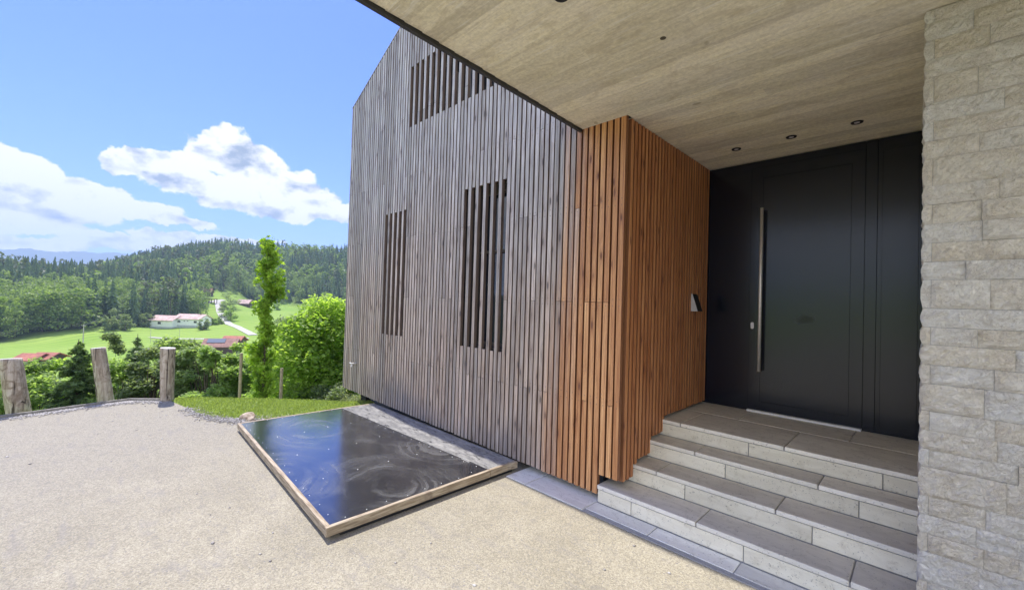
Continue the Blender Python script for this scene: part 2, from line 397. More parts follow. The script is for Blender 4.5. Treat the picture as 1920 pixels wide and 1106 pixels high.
def m_black_board(t, bs):
    p = geo(t)
    # wiped dust: arcs round a few centres
    wz = t.noise(p, 1.6, 4, 0.6)
    arcs = None
    for cx, cy, sc, thr in ((-3.75, 2.75, 15, 1.0), (-4.55, 2.75, 19, 1.0), (-3.2, 1.9, 17, 1.0), (-5.2, 2.0, 12, 1.0), (-4.0, 1.2, 13, 1.0)):
        d = t.vmath('LENGTH', t.vmath('SUBTRACT', t.vmath('MULTIPLY', p, (0.75, 1, 0)), (cx * 0.75, cy, 0)))
        d = t.math('ADD', d, t.math('MULTIPLY', wz, 0.30))
        s = t.noise(t.comb(t.math('MULTIPLY', d, sc), wz, 0.0), 1.0, 4, 0.7)
        m = t.math('MULTIPLY', t.ramp(s, 0.40, 0.62), t.ramp(d, 1.15, 0.35))
        arcs = m if arcs is None else t.math('MAXIMUM', arcs, m)
    patch = t.noise(p, 2.2, 3, 0.55)
    spk = t.noise(t.vmath('MULTIPLY', p, (1, 1.8, 1)), 48, 3, 0.7)
    dust = t.math('ADD', t.math('MULTIPLY', arcs, t.ramp(patch, 0.32, 0.62)), t.math('MULTIPLY', t.ramp(spk, 0.66, 0.74), 0.6), clamp=True)
    dust = t.math('ADD', t.math('MULTIPLY', dust, 0.62), t.ramp(patch, 0.3, 0.8, 0.02, 0.12), clamp=True)
    t.set(bs, 'Base Color', t.mix(dust, (0.005, 0.006, 0.008), (0.135, 0.135, 0.13)))
    t.set(bs, 'Roughness', t.ramp(dust, 0.0, 1.0, 0.16, 0.40))
def m_black_strip(t, bs):
    p = geo(t)
    n = t.noise(t.vmath('MULTIPLY', p, (3, 9, 1)), 2.2, 6, 0.7, 1.0); n2 = t.noise(p, 40, 4, 0.7)
    f = t.math('ADD', t.math('MULTIPLY', n, 0.7), t.math('MULTIPLY', n2, 0.3))
    t.set(bs, 'Base Color', t.mix(t.ramp(f, 0.35, 0.65), (0.11, 0.11, 0.11), (0.36, 0.35, 0.33)))
    t.set(bs, 'Roughness', t.ramp(f, 0.3, 0.7, 0.22, 0.5))

def m_door(t, bs):
    p = geo(t)
    n = t.noise(p, 260, 2, 0.5)
    b = t.noise(t.vmath('SUBTRACT', p, (-0.83, 5.0, 1.60)), 14, 3, 0.6)
    sm = t.vmath('LENGTH', t.vmath('MULTIPLY', t.vmath('SUBTRACT', p, (-0.865, 5.0, 1.585)), (12, 1, 20)))
    smudge = t.ramp(t.math('ADD', sm, t.math('MULTIPLY', b, 1.6)), 1.9, 1.3)
    t.set(bs, 'Base Color', t.mix(smudge, (0.004, 0.0065, 0.016), (0.002, 0.004, 0.004)))
    t.set(bs, 'Roughness', t.math('ADD', t.ramp(n, 0.3, 0.7, 0.22, 0.27), t.math('MULTIPLY', smudge, 0.3)))
    t.set(bs, 'Normal', t.bump(n, 0.10, 0.001))

def leaf_mat(name, c0, c1, trans=0.5, rough=0.55):
    m = bpy.data.materials.new(name); m.use_nodes = True
    t = NT(m.node_tree); b = t.n['Principled BSDF']; out = t.n['Material Output']
    a = t.new('ShaderNodeAttribute', attribute_name='tone').outputs['Fac']
    c = t.mix(a, c0, c1)
    t.set(b, 'Base Color', c); b.inputs['Roughness'].default_value = rough; b.inputs['Specular IOR Level'].default_value = 0.35
    tr = t.new('ShaderNodeBsdfTranslucent', {'Color': t.mix(1.0, c, (1.5, 1.6, 0.75), 'MULTIPLY')})
    mx = t.new('ShaderNodeMixShader', {0: trans, 1: b.outputs[0], 2: tr.outputs[0]})
    t.l.new(mx.outputs[0], out.inputs[0]); MATS[name] = m
    return m
BATTEN = mat('weathered larch batten', m_batten, 0.6, spec=0.75)
RAIL = mat('softwood rail', m_stain, 0.7); RAILY = mat('softwood rail across', lambda t, b: m_stain(t, b, (70, 5, 70)), 0.7)
GROUND = mat('bound gravel', m_ground, 0.9, spec=0.2)
STEP = mat('travertine face', travertine((0.80, 0.755, 0.63), (0.70, 0.65, 0.53), (0.52, 0.465, 0.35)), 0.75)
TREAD = mat('travertine tread', travertine((0.66, 0.615, 0.53), (0.56, 0.515, 0.44), (0.40, 0.36, 0.295)), 0.55)
EDGE = mat('travertine nosing', travertine((0.86, 0.82, 0.74), (0.78, 0.74, 0.66), (0.64, 0.60, 0.52)), 0.75)
TILE = mat('grey paving tile', travertine((0.78, 0.77, 0.72), (0.68, 0.665, 0.62), (0.55, 0.53, 0.48)), 0.7)
GROUT = mat('grout', m_plain((0.34, 0.34, 0.35), 0.1, 60), 0.9)
STONE = mat('split face limestone', m_stone, 0.88, spec=0.3)
CONC = mat('board marked concrete', m_concrete, 0.85, spec=0.3)
BOARD = mat('film faced plywood', m_black_board, 0.2)
for _k, _v in (('Coat Weight', 1.0), ('Coat IOR', 1.5), ('Coat Roughness', 0.19)): BOARD.node_tree.nodes['Principled BSDF'].inputs[_k].default_value = _v
STRIPB = mat('dusty plywood', m_black_strip, 0.3)
DOORM = mat('anthracite door lacquer', m_door, 0.33, spec=0.35)
for _k, _v in (('Coat Weight', 0.6), ('Coat IOR', 1.42), ('Coat Roughness', 0.16)): DOORM.node_tree.nodes['Principled BSDF'].inputs[_k].default_value = _v
def flat(name, c, rough=0.6, metal=0.0, var=0.05, scale=40, spec=0.5):
    return mat(name, m_plain(c, var, scale), rough, metal, spec)
BLACK = flat('black membrane', (0.012, 0.012, 0.014), 0.8)
FASCIA = flat('dark metal', (0.035, 0.034, 0.036), 0.45)
PLINTH = flat('blue grey plinth', (0.045, 0.055, 0.075), 0.7)
STEEL = flat('brushed steel', (0.88, 0.85, 0.82), 0.5, 0.75)
WHITE = flat('white metal', (0.88, 0.88, 0.87), 0.4)
ZINC = flat('zinc screw', (0.78, 0.78, 0.76), 0.45, 0.3)
REVEAL = flat('window reveal', (0.09, 0.08, 0.07), 0.7)
WFRAME = flat('window frame', (0.08, 0.065, 0.055), 0.6)
LAMPG = flat('lamp lens', (0.75, 0.70, 0.72), 0.3)
LAMPS = flat('lamp side', (0.52, 0.52, 0.53), 0.45)
GLASS = flat('window glass', (0.015, 0.02, 0.03), 0.03, 0, 0.02, 5, 1.0)

# ------------------------------------------------------------------ terrain
TERR = [(-7.4, -5.0), (-8.0, -2.4), (-8.45, -0.9), (-8.62, -0.45), (-8.82, 0.28), (-8.80, 0.58), (-8.45, 1.02), (-7.95, 1.55), (-7.45, 2.1),
        (-6.95, 2.6), (-6.52, 2.95), (-6.35, 3.4), (-6.1, 9.0), (-4, 14), (30, 14), (30, -46), (-4, -46), (-6.2, -9)]
def poly_dist(X, Y, poly):
    d = np.full(X.shape, 1e9); ins = np.zeros(X.shape, bool); n = len(poly)
    for i in range(n):
        x0, y0 = poly[i]; x1, y1 = poly[(i + 1) % n]
        ex, ey = x1 - x0, y1 - y0
        t = np.clip(((X - x0) * ex + (Y - y0) * ey) / (ex * ex + ey * ey), 0, 1)
        d = np.minimum(d, np.hypot(X - x0 - t * ex, Y - y0 - t * ey))
        c = ((y0 > Y) != (y1 > Y)) & (X < (x1 - x0) * (Y - y0) / (y1 - y0 + 1e-12) + x0)
        ins ^= c
    return np.where(ins, -d, d)
TC = np.arctan((np.array([0, 160, 300, 400, 480, 560, 650, 900]) - 960) / FPX)
TD = np.array([15, 30, 60, 100, 150, 200, 260, 340, 420, 540, 700, 1000, 2500.])
TZ = np.array([
    [-7, -10, -14.5, -18.7, -20, -11, 0, 9, 10, -5, -25, -40, -60],
    [-7, -10, -14.5, -18.5, -19, -13, -3, 6, 12, 18, 0, -30, -60],
    [-7, -10, -14.5, -18.0, -18.2, -17.6, -7, 14, 31, 46, 20, -10, -60],
    [-7, -10, -14.0, -18.0, -18.0, -16.0, -12, 6, 33, 57, 30, 0, -60],
    [-7, -10, -14.0, -18.0, -18.0, -16.5, -13, -8.6, 20, 56, 30, 0, -60],
    [-7, -10, -14.0, -18.0, -18.0, -16.5, -13, -9.0, 20, 55, 30, 0, -60],
    [-7, -10, -14.0, -18.0, -18.0, -16.5, -13, -9.2, 20, 52, 30, 0, -60],
    [-7, -10, -14.0, -18.0, -18.0, -16.5, -13, -9.2, 20, 50, 30, 0, -60]], float)
def sst(x, a, b):
    t = np.clip((x - a) / (b - a), 0, 1); return t * t * (3 - 2 * t)
def terr(X, Y):
    X = np.asarray(X, float); Y = np.asarray(Y, float)
    R = X * RH[0] + Y * RH[1]; F = X * FH[0] + Y * FH[1]
    th = np.arctan2(R, F); r = np.hypot(R, F); thc = np.clip(th, TC[0], TC[-1]); Fe = r * np.cos(thc)
    Fc = np.clip(Fe, TD[0], TD[-1] - 1)
    lf = np.log(Fc); ld = np.log(TD)
    j = np.clip(np.searchsorted(TD, Fc, side='right') - 1, 0, len(TD) - 2); tj = (lf - ld[j]) / (ld[j + 1] - ld[j])
    i = np.clip(np.searchsorted(TC, thc, side='right') - 1, 0, len(TC) - 2); ti = (thc - TC[i]) / (TC[i + 1] - TC[i])
    z = (TZ[i, j] * (1 - ti) * (1 - tj) + TZ[i + 1, j] * ti * (1 - tj) + TZ[i, j + 1] * (1 - ti) * tj + TZ[i + 1, j + 1] * ti * tj) + EYE
    z = z + 1.3 * np.sin(X * 0.021 + 1) * np.cos(Y * 0.017) * sst(Fe, 160, 320) + 4 * np.sin(X * 0.013) * np.sin(Y * 0.011 + 2) * sst(Fe, 360, 500)
    d = poly_dist(X, Y, TERR)
    near = -0.03 - 0.42 * np.clip(d, 0, 14) - 0.06 * np.clip(d - 14, 0, 100)
    z = near + (z - near) * sst(Fe, 14, 45)
    back = sst(np.abs(th + 0.55), 1.25, 1.9)
    bz = -0.03 - 0.10 * np.clip(d, 0, 10) + 0.05 * np.clip(r - 40, 0, 400)
    z = z + (bz - z) * back
    return np.where(d < 0, -0.03, z)
def ground_z(x, y): return float(terr(np.array([x]), np.array([y]))[0])
def gat(px, F):
    """world point on the terrain in the direction of photo column px, F metres ahead"""
    v = np.array([0., 0.]) + np.array(FH[:2]) * F + np.array(RH[:2]) * F * (px - 960) / FPX
    return np.array([v[0], v[1], ground_z(v[0], v[1])])

def m_field(t, bs):
    p = geo(t); x, y, z = t.sep(p)
    big = t.noise(p, 0.02, 4, 0.55); med = t.noise(p, 0.35, 5, 0.65); fine = t.noise(p, 6.0, 4, 0.7)
    c = t.mix(t.ramp(big, 0.35, 0.65), (0.20, 0.325, 0.04), (0.26, 0.37, 0.065))
    # mown swathes
    s = t.math('SINE', t.math('ADD', t.math('MULTIPLY', t.vmath('DOT_PRODUCT', p, (0.86, 0.50, 0)), 1.15), t.math('MULTIPLY', med, 2.5)))
    c = t.mix(t.math('MULTIPLY', t.ramp(s, -0.2, 0.9), 0.40), c, (0.105, 0.19, 0.030))
    c = t.mix(t.math('MULTIPLY', t.ramp(med, 0.5, 0.7), 0.4), c, (0.24, 0.31, 0.07))
    c = t.mix(t.math('MULTIPLY', t.ramp(fine, 0.5, 0.75), 0.4), c, (0.07, 0.11, 0.02))
    # uncut undergrowth on the bank near the terrace, forest floor under the woods
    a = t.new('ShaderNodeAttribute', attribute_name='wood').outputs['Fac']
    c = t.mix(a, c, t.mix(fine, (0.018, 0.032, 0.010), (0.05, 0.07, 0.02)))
    t.set(bs, 'Base Color', c)
FIELD = mat('meadow', m_field, 0.9, spec=0.15)
FPXS = np.array([-400, 0, 160, 250, 300, 375, 392, 405, 430, 1200]); FST = np.array([148, 148, 172, 192, 206, 228, 300, 322, 345, 350])
def forest_mask(X, Y):
    R = X * RH[0] + Y * RH[1]; F = X * FH[0] + Y * FH[1]
    px = 960 + FPX * R / np.maximum(F, 1e-3)
    st = np.interp(px, FPXS, FST)
    r = np.hypot(R, F); th = np.arctan2(R, F); Fe = r * np.cos(np.clip(th, TC[0], TC[-1]))
    return np.where(F > 0, Fe - st, -50.0), px, F
def make_terrain():
    na, nr = 300, 150
    th = np.linspace(-math.pi, math.pi, na, endpoint=False)
    # denser in the direction of the view
    th = th + 0.55 * np.sin(th + 0.65) * -1.0
    r = np.concatenate([[0], np.geomspace(2.0, 3300, nr)])
    Rr, Th = np.meshgrid(r, th, indexing='ij')
    R = Rr * np.sin(Th); F = Rr * np.cos(Th)
    X = R * RH[0] + F * FH[0]; Y = R * RH[1] + F * FH[1]
    Z = terr(X, Y)
    V = np.stack([X, Y, Z], -1).reshape(-1, 3)
    i, j = np.meshgrid(np.arange(nr), np.arange(na), indexing='ij'); j2 = (j + 1) % na
    Q = np.stack([i * na + j, i * na + j2, (i + 1) * na + j2, (i + 1) * na + j], -1).reshape(-1, 4)
    me = np_mesh('ground', V, Q, FIELD, smooth=True)
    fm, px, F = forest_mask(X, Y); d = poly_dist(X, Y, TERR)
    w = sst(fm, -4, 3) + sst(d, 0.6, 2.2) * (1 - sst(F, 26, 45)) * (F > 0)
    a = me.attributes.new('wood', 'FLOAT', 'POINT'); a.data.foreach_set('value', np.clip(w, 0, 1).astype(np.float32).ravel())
    link('ground', me, kind='structure')
make_terrain()
def m_mount(t, bs):
    n = t.noise(geo(t), 0.01, 5, 0.6)
    t.set(bs, 'Base Color', t.mix(t.ramp(n, 0.35, 0.65), (0.022, 0.045, 0.030), (0.05, 0.08, 0.04)))
MOUNT = mat('far mountain', m_mount, 0.95)
def make_mountains():
    pxs = np.array([-2500, -700, -300, -100, 0, 30, 52, 75, 96, 115, 130, 150, 172, 200, 260, 340, 500, 900, 1700])
    pys = np.array([470, 476, 468, 472, 467.5, 466.5, 466, 469, 473, 471.5, 470, 472, 474, 473, 478, 482, 480, 480, 500])
    pp = np.concatenate([np.linspace(-1800, 700, 420)])
    yy = np.interp(pp, pxs, pys) + 0.8 * np.sin(pp * 0.11) + 0.5 * np.sin(pp * 0.31 + 1)
    rows = []
    for F, k in ((3300, 0.0), (3600, 0.55), (3900, 0.86), (4200, 1.0), (4600, 0.8)):
        top = (542 + 0.0302 * (pp - 160) - yy) / FPX * 4200
        R = F * (pp - 960) / FPX; w = 60 * np.sin(pp * 0.05 + F) * 0.2
        rows.append(np.stack([R * RH[0] + F * FH[0], R * RH[1] + F * FH[1], -70 + (top + 70 + EYE) * k + w * (0 < k < 1)], -1))
    V = np.concatenate(rows); n = len(pp); i, j = np.meshgrid(np.arange(4), np.arange(n - 1), indexing='ij')
    Q = np.stack([i * n + j, i * n + j + 1, (i + 1) * n + j + 1, (i + 1) * n + j], -1).reshape(-1, 4)
    link('mountains', np_mesh('mountains', V, Q, MOUNT, smooth=True), kind='structure')
make_mountains()

# ------------------------------------------------------------------ driveway
def poly_sheet(name, pts, z, m, **k):
    me = bpy.data.meshes.new(name); me.from_pydata([(x, y, z) for x, y in pts], [], [tuple(range(len(pts)))]); me.materials.append(m)
    return link(name, me, **k)
LAWN_EDGE = [(-8.20, 0.99), (-7.6, 1.10), (-7.28, 1.13), (-6.86, 1.24), (-6.60, 1.36), (-6.38, 1.47), (-6.10, 1.75), (-6.05, 3.3)]
poly_sheet('driveway', [(-7.38, -5.0), (-7.98, -2.4), (-8.36, -0.9), (-8.42, -0.44), (-8.58, 0.27), (-8.60, 0.50), (-8.30, 0.955)] + LAWN_EDGE +
           [(-6.05, 5.0), (29, 5.0), (29, -45), (-4, -45), (-6.0, -9)], 0.0, GROUND, kind='structure')

# ------------------------------------------------------------------ paving strip in front of the house
GZ = 0.012
paving = empty('paving_strip', (-1.9, 2.98, 0), label='strip of blue grey stone slabs laid flat along the foot of the house and steps', cat='paving')
mb = MB(); mb.box(-2.87, 1.6, 2.895, 3.36, -0.06, GZ - 0.006); b_ = mb.build('bedding', GROUT); b_.parent = paving
def local(o, par):
    o.parent = par; o.matrix_parent_inverse = Matrix.Translation(-Vector(par.location)); return o
b_.matrix_parent_inverse = Matrix.Translation(-Vector(paving.location))
def slab(name, x0, x1, y0, y1, z0, z1, m, par, g=0.004, bv=0.004):
    mb = MB(); mb.box(x0 + g, x1 - g, y0 + g, y1 - g, z0, z1)
    o = mb.build(name, m); local(o, par); bevel(o, bv, 2); return o
xs = [-2.87, -2.62, -1.985]
for a, b in zip(xs[:-1], xs[1:]): slab('paving_slab', a, b, 2.895, 3.36, -0.04, GZ, TILE, paving)
xs = [-1.985, -1.44, -0.86, -0.28, 0.30, 0.90, 1.5]
for a, b in zip(xs[:-1], xs[1:]): slab('paving_slab', a, b, 2.935, 3.098, -0.04, GZ, TILE, paving)

# ------------------------------------------------------------------ steps
SX0, SX1 = -1.975, -0.012
EY = [3.10, 3.392, 3.682, 3.93]; TZs = [0.155, 0.305, 0.455, 0.60]
steps = empty('entrance_steps', (-1.0, 3.1, 0), label='four pale travertine steps climbing to the dark front door', cat='steps')
mb = MB()
for k in range(4):
    x0 = SX0 if k == 0 else -1.86
    mb.box(x0 + 0.012, SX1, EY[k] + 0.012 + 0.0007 * k, (EY[k + 1] + 0.012 if k < 3 else 5.06), -0.1 + 0.001 * k, TZs[k] - 0.012)
c_ = mb.build('step_core', GROUT); local(c_, steps)
TJ = [[-1.985, -1.16, -0.30, SX1], [-1.86, -1.60, -0.735, SX1], [-1.86, -1.40, -0.54, SX1], [-1.86, -1.63, -0.80, SX1]]
RJ = [[SX0, -1.665, -0.85, -0.05, SX1], [-1.86, -1.36, -0.525, SX1], [-1.86, -1.155, -0.315, SX1], [-1.86, -1.055, -0.21, SX1]]
for k in range(4):
    back = EY[k + 1] + 0.0 if k < 3 else 4.52
    for a, b in zip(TJ[k][:-1], TJ[k][1:]):
        # tread slab with its pale cut front edge
        mb = MB(); g = 0.0035
        mb.box(a + g, b - g, EY[k] + 0.0015, back - 0.002, TZs[k] - 0.034, TZs[k])
        me = mb.mesh('tread_slab', [TREAD, EDGE])
        for p in me.polygons:
            if p.normal.y < -0.5: p.material_index = 1
        o = link('tread_slab', me); local(o, steps); bevel(o, 0.006, 2)
    lo = (GZ if k == 0 else TZs[k - 1]) + 0.002
    for a, b in zip(RJ[k][:-1], RJ[k][1:]):
        mb = MB(); g = 0.003
        mb.box(a + g, b - g, EY[k] + 0.004, EY[k] + 0.0115, lo, TZs[k] - 0.038)
        o = mb.build('riser_slab', STEP); local(o, steps); bevel(o, 0.002, 1)
# end cheek of the lowest step
mb = MB(); mb.box(SX0 - 0.004, SX0 + 0.010, EY[0] + 0.014, EY[1] + 0.3, GZ + 0.002, TZs[0] - 0.038); local(mb.build('riser_slab', STEP), steps)
for a, b in zip([-1.86, -1.31, -0.455, SX1][:-1], [-1.31, -0.455, SX1]):
    mb = MB(); mb.box(a + 0.003, b - 0.003, 4.5265, 5.055, TZs[3] - 0.03, TZs[3]); o = mb.build('landing_slab', TREAD); local(o, steps); bevel(o, 0.003, 1)

# ------------------------------------------------------------------ timber house
house = empty('timber_house', (-4.45, 3.13, 0), label='house clad in vertical larch battens, silver grey outside and orange by the door', cat='house')
FX0, FX1, RIDX, EAV, RIDZ = -7.10, -1.80, -4.45, 4.93, 6.23
def rooftop(x): return RIDZ - (RIDZ - EAV) / (RIDX - FX0) * abs(x - RIDX)
WINS = [(-3.95, -3.25, 1.145, 3.0), (-5.83, -5.13, 1.15, 2.93), (-5.22, -3.50, 4.09, 4.95)]
NBAT = 82
PITCH = (FX1 - FX0) / NBAT
unit = MB(); unit.box(-0.5, 0.5, -0.5, 0.5, 0, 1); UNIT = unit.mesh('batten', BATTEN)
nb = 0
def batten(x, y, z0, z1, wx, wy):
    global nb
    nb += 1
    o = link('batten', UNIT, house, loc=(x + 4.45, y - 3.13, z0)); o.scale = (wx, wy, z1 - z0); return o
r_ = random.Random(5)
TOPCUT = 0.02
for i in range(NBAT):
    xc = FX0 + PITCH * (i + 0.5) + r_.uniform(-.0012, .0012)
    zb = 0.148 - 0.085 * (xc - FX0) / (-1.99 - FX0) + r_.uniform(-.004, .004)
    if xc > -1.968: zb = 0.232
    segs = [(zb, rooftop(xc) - TOPCUT)]
    for k, (a, b, c, d) in enumerate(WINS):
        if a < xc < b and i % 2 == (1 if k != 1 else 0):
            out = []
            for s0, s1 in segs:
                if s0 < c and s1 > d: out += [(s0, c + r_.uniform(-.004, .004)), (d + r_.uniform(-.004, .004), s1)]
                else: out.append((s0, s1))
            segs = out
    fin = []
    for s0, s1 in segs:
        cuts = [z for z in (0.83, 1.70, 2.55, 3.40, 4.25) if s0 + 0.3 < z < s1 - 0.3 and r_.random() < 0.24]
        e = [s0] + cuts + [s1]
        for p, q in zip(e[:-1], e[1:]): fin.append((p + (0.0018 if p in cuts else 0), q - (0.0018 if q in cuts else 0)))
    w = 0.0465 + r_.uniform(-.0015, .0015)
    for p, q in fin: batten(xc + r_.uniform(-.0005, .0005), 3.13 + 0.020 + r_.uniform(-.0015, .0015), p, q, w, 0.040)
NS = 28
sp = (5.005 - 3.193) / NS
for i in range(NS):
    yc = 3.193 + sp * (i + .5)
    zb = 0.205 if yc < 3.42 else 0.335 if yc < 3.70 else 0.482 if yc < 3.945 else 0.628
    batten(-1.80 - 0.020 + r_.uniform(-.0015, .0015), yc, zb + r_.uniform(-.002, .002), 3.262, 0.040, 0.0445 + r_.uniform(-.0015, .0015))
print('battens', nb)
# walls behind the battens, with openings for the windows
def hpart(mb, name, m, **k):
    o = mb.build(name, m); o.parent = house; o.matrix_parent_inverse = Matrix.Translation(-Vector(house.location)); return tag(o, **k)
def gable_slab(mb, x0, x1, y0, y1, z0):
    pts = [(x0, rooftop(x0) - .03)]
    if x0 < RIDX < x1: pts.append((RIDX, RIDZ - .03))
    pts.append((x1, rooftop(x1) - .03))
    n = len(mb.v); poly = [(x0, z0)] + [(x1, z0)] + [(p[0], p[1]) for p in reversed(pts)]
    for y in (y0, y1): mb.v += [(px, y, pz) for px, pz in poly]
    k = len(poly); mb.f.append(tuple(n + i for i in range(k))); mb.f.append(tuple(n + k + i for i in reversed(range(k)))); mb.m += [0, 0]
    for i in range(k):
        j = (i + 1) % k; mb.f.append((n + i, n + j, n + k + j, n + k + i)); mb.m.append(0)
mb = MB(); Y0, Y1 = 3.196, 3.45
X0, X1 = FX0 + .03, -1.865
mb.box(X0, X1, Y0, Y1, 0.26, 1.1445)
mb.box(X0, -5.83, Y0, Y1, 1.145, 3.0); mb.box(-5.13, -3.95, Y0, Y1, 1.145, 3.0); mb.box(-3.25, X1, Y0, Y1, 1.145, 3.0); mb.box(-5.83, -5.13, Y0, Y1, 2.93, 3.0)
mb.box(X0, X1, Y0, Y1, 3.0, 4.09)
gable_slab(mb, X0, -5.22, Y0, Y1, 4.09); gable_slab(mb, -5.22, -3.50, Y0, Y1, 4.95); gable_slab(mb, -3.50, X1, Y0, Y1, 4.09)
hpart(mb, 'wall', BLACK)
mb = MB(); mb.box(-1.93, -1.861, Y1 + .003, 5.02, 0.2, 3.262); mb.box(-1.96, -1.905, Y1 + .003, 8.79, 3.2625, 4.85); mb.box(X0, X0 + .2, Y1 + .003, 9.0, -2.5, 4.88); mb.box(X0, 0.9, 8.8, 9.0, -2.5, 4.87); hpart(mb, 'wall', BLACK)
mb = MB(); mb.box(-6.42, -2.05, 3.30, 3.44, -2.5, 0.255); hpart(mb, 'plinth', PLINTH)
for k, (a, b, c, d) in enumerate(WINS):
    mb = MB(); t_ = 0.02
    mb.box(a + .001, a + t_, Y0 - .004, 3.36, c + t_, d - t_); mb.box(b - t_, b - .001, Y0 - .004, 3.36, c + t_, d - t_); mb.box(a + .001, b - .001, Y0 - .004, 3.36, d - t_, d - .001); mb.box(a + .001, b - .001, Y0 - .004, 3.36, c + .001, c + t_)
    w = hpart(mb, 'window', REVEAL)
    mb = MB(); f = 0.055; ya, yb = 3.36, 3.42
    mb.box(a, a + f, ya, yb, c, d); mb.box(b - f, b, ya, yb, c, d); mb.box(a + f, b - f, ya, yb, c, c + f); mb.box(a + f, b - f, ya, yb, d - f, d)
    if k == 0: mb.box(a + f, b - f, ya, yb, 2.25, 2.28)
    if k == 2: mb.box((a + b) / 2 - .03, (a + b) / 2 + .03, ya, yb, c + f, d - f)
    o = mb.build('frame', WFRAME, w)
    mb = MB(); mb.box(a + f, b - f, 3.40, 3.408, c + f, d - f); mb.build('pane', GLASS, w)
# roof: two slopes clad in battens too
mb = MB()
for s in (-1, 1):
    xe = RIDX + s * 2.65
    P = [(xe, 3.20, EAV - .02), (RIDX, 3.20, RIDZ - .02), (RIDX, 9.0, RIDZ - .02), (xe, 9.0, EAV - .02)]
    mb.quadbox(P + [(p[0] + s * .012, p[1], p[2] + .028) for p in P])
hpart(mb, 'roof', FASCIA)
mb = MB(); mb.beam((FX0 - .012, 3.16, EAV + .004), (RIDX, 3.16, RIDZ + .004), 0.06, 0.012); mb.beam((FX1 + .012, 3.16, EAV + .004), (RIDX, 3.16, RIDZ + .004), 0.06, 0.012)
hpart(mb, 'verge_flashing', flat('pale metal', (0.45, 0.46, 0.48), 0.4))
# screws of the battens would be under a pixel; door and its fixed panels
mb = MB(); mb.box(-1.858, -1.366, 5.02, 5.10, 0.603, 3.262); mb.box(-1.366, -0.418, 5.045, 5.10, 0.62, 3.19); mb.box(-1.366, -0.418, 5.02, 5.10, 3.192, 3.262)
mb.box(-0.415, -0.335, 5.02, 5.10, 0.603, 3.262)
o = hpart(mb, 'door_frame', DOORM)
mb = MB(); mb.box(-1.90, 0.0, 5.102, 5.25, -0.3, 3.28); hpart(mb, 'wall', BLACK)
mb = MB(); mb.box(-0.331, -0.012, 5.026, 5.10, 0.603, 3.262); sl = hpart(mb, 'side_panel', DOORM)
mb = MB(); mb.box(-0.300, -0.06, 5.020, 5.0255, 0.66, 3.15); bevel(mb.build('raised_field', DOORM, sl), .002, 1)
mb = MB()
x0, x1, z0, z1 = -1.362, -0.421, 0.622, 3.188
ix0, ix1, iz0, iz1 = -1.250, -0.518, 0.717, 3.072
mb.box(x0, ix0 - .002, 5.012, 5.044, z0, z1); mb.box(ix1 + .002, x1, 5.012, 5.044, z0, z1); mb.box(ix0 - .002, ix1 + .002, 5.012, 5.044, z0, iz0 - .002); mb.box(ix0 - .002, ix1 + .002, 5.012, 5.044, iz1 + .002, z1)
door = hpart(mb, 'door', DOORM)
mb = MB(); mb.box(ix0 + .001, ix1 - .001, 5.0105, 5.040, iz0 + .001, iz1 - .001); mb.build('door_panel', DOORM, door)
mb = MB(); mb.tube([(-1.243, 4.935, 1.035), (-1.243, 4.935, 2.74)], [.0155, .0155], 14)
for z in (1.28, 2.495): mb.tube([(-1.243, 4.94, z), (-1.262, 5.012, z)], [.009, .009], 8)
hd = mb.build('handle', STEEL, door, smooth=False)
for p in hd.data.polygons: p.use_smooth = len(p.vertices) == 4
mb = MB()
ov = [(-1.331 + .0155 * math.cos(t), 1.507 + (.0195 if math.sin(t) > 0 else -.0195) + .0155 * math.sin(t)) for t in np.linspace(0, 2 * math.pi, 17)[:-1]]
n = len(mb.v); mb.v += [(x, 5.006, z) for x, z in ov] + [(x, 5.0125, z) for x, z in ov]; k = len(ov)
mb.f.append(tuple(range(k))); mb.m.append(0)
for i in range(k): mb.f.append((i, (i + 1) % k, k + (i + 1) % k, k + i)); mb.m.append(0)
mb.box(-1.3335, -1.3285, 5.0045, 5.0062, 1.492, 1.512)
mb.build('lock_plate', LAMPG, door)
mb = MB(); mb.box(-1.36, -0.42, 4.975, 5.035, 0.6015, 0.620); hpart(mb, 'threshold', WHITE)
# garden tap on the facade
tap = empty('garden_tap', (-6.60, 3.13, 0.61), label='small chrome garden tap sticking out of the battens near the house corner', cat='tap')
mb = MB(); mb.tube([(0, .0, 0), (0, -.09, 0)], [.012, .012], 10); mb.tube([(0, -.075, .0), (0.0, -.085, -.05)], [.010, .010], 8); mb.build('spout', STEEL, tap)
mb = MB(); mb.tube([(-.035, -.095, .010), (.035, -.095, .010)], [.007, .007], 8); mb.build('lever', STEEL, tap)

# ------------------------------------------------------------------ wedge lamp on the side wall
wl = empty('wall_lamp', (-1.80, 4.60, 1.735), label='small wedge shaped wall lamp on the orange battens beside the door', cat='wall lamp')
mb = MB(); y0, y1 = -0.055, 0.075
P = [(0.0, y0 + .004, -.095), (.075, y0 + .004, -.095), (.075, y1, -.095), (0, y1, -.095), (0.0, y0 + .004, .09), (.016, y0 + .004, .09), (.016, y1, .09), (0, y1, .09)]
mb.quadbox(P); bevel(mb.build('lamp_body', BLACK, wl), .002, 1)
mb = MB(); P = [(0.0, y0, -.095), (.072, y0, -.095), (.072, y0 + .003, -.095), (0, y0 + .003, -.095), (0.0, y0, .09), (.012, y0, .09), (.012, y0 + .003, .09), (0, y0 + .003, .09)]
mb.quadbox(P); mb.build('side_plate', LAMPS, wl)

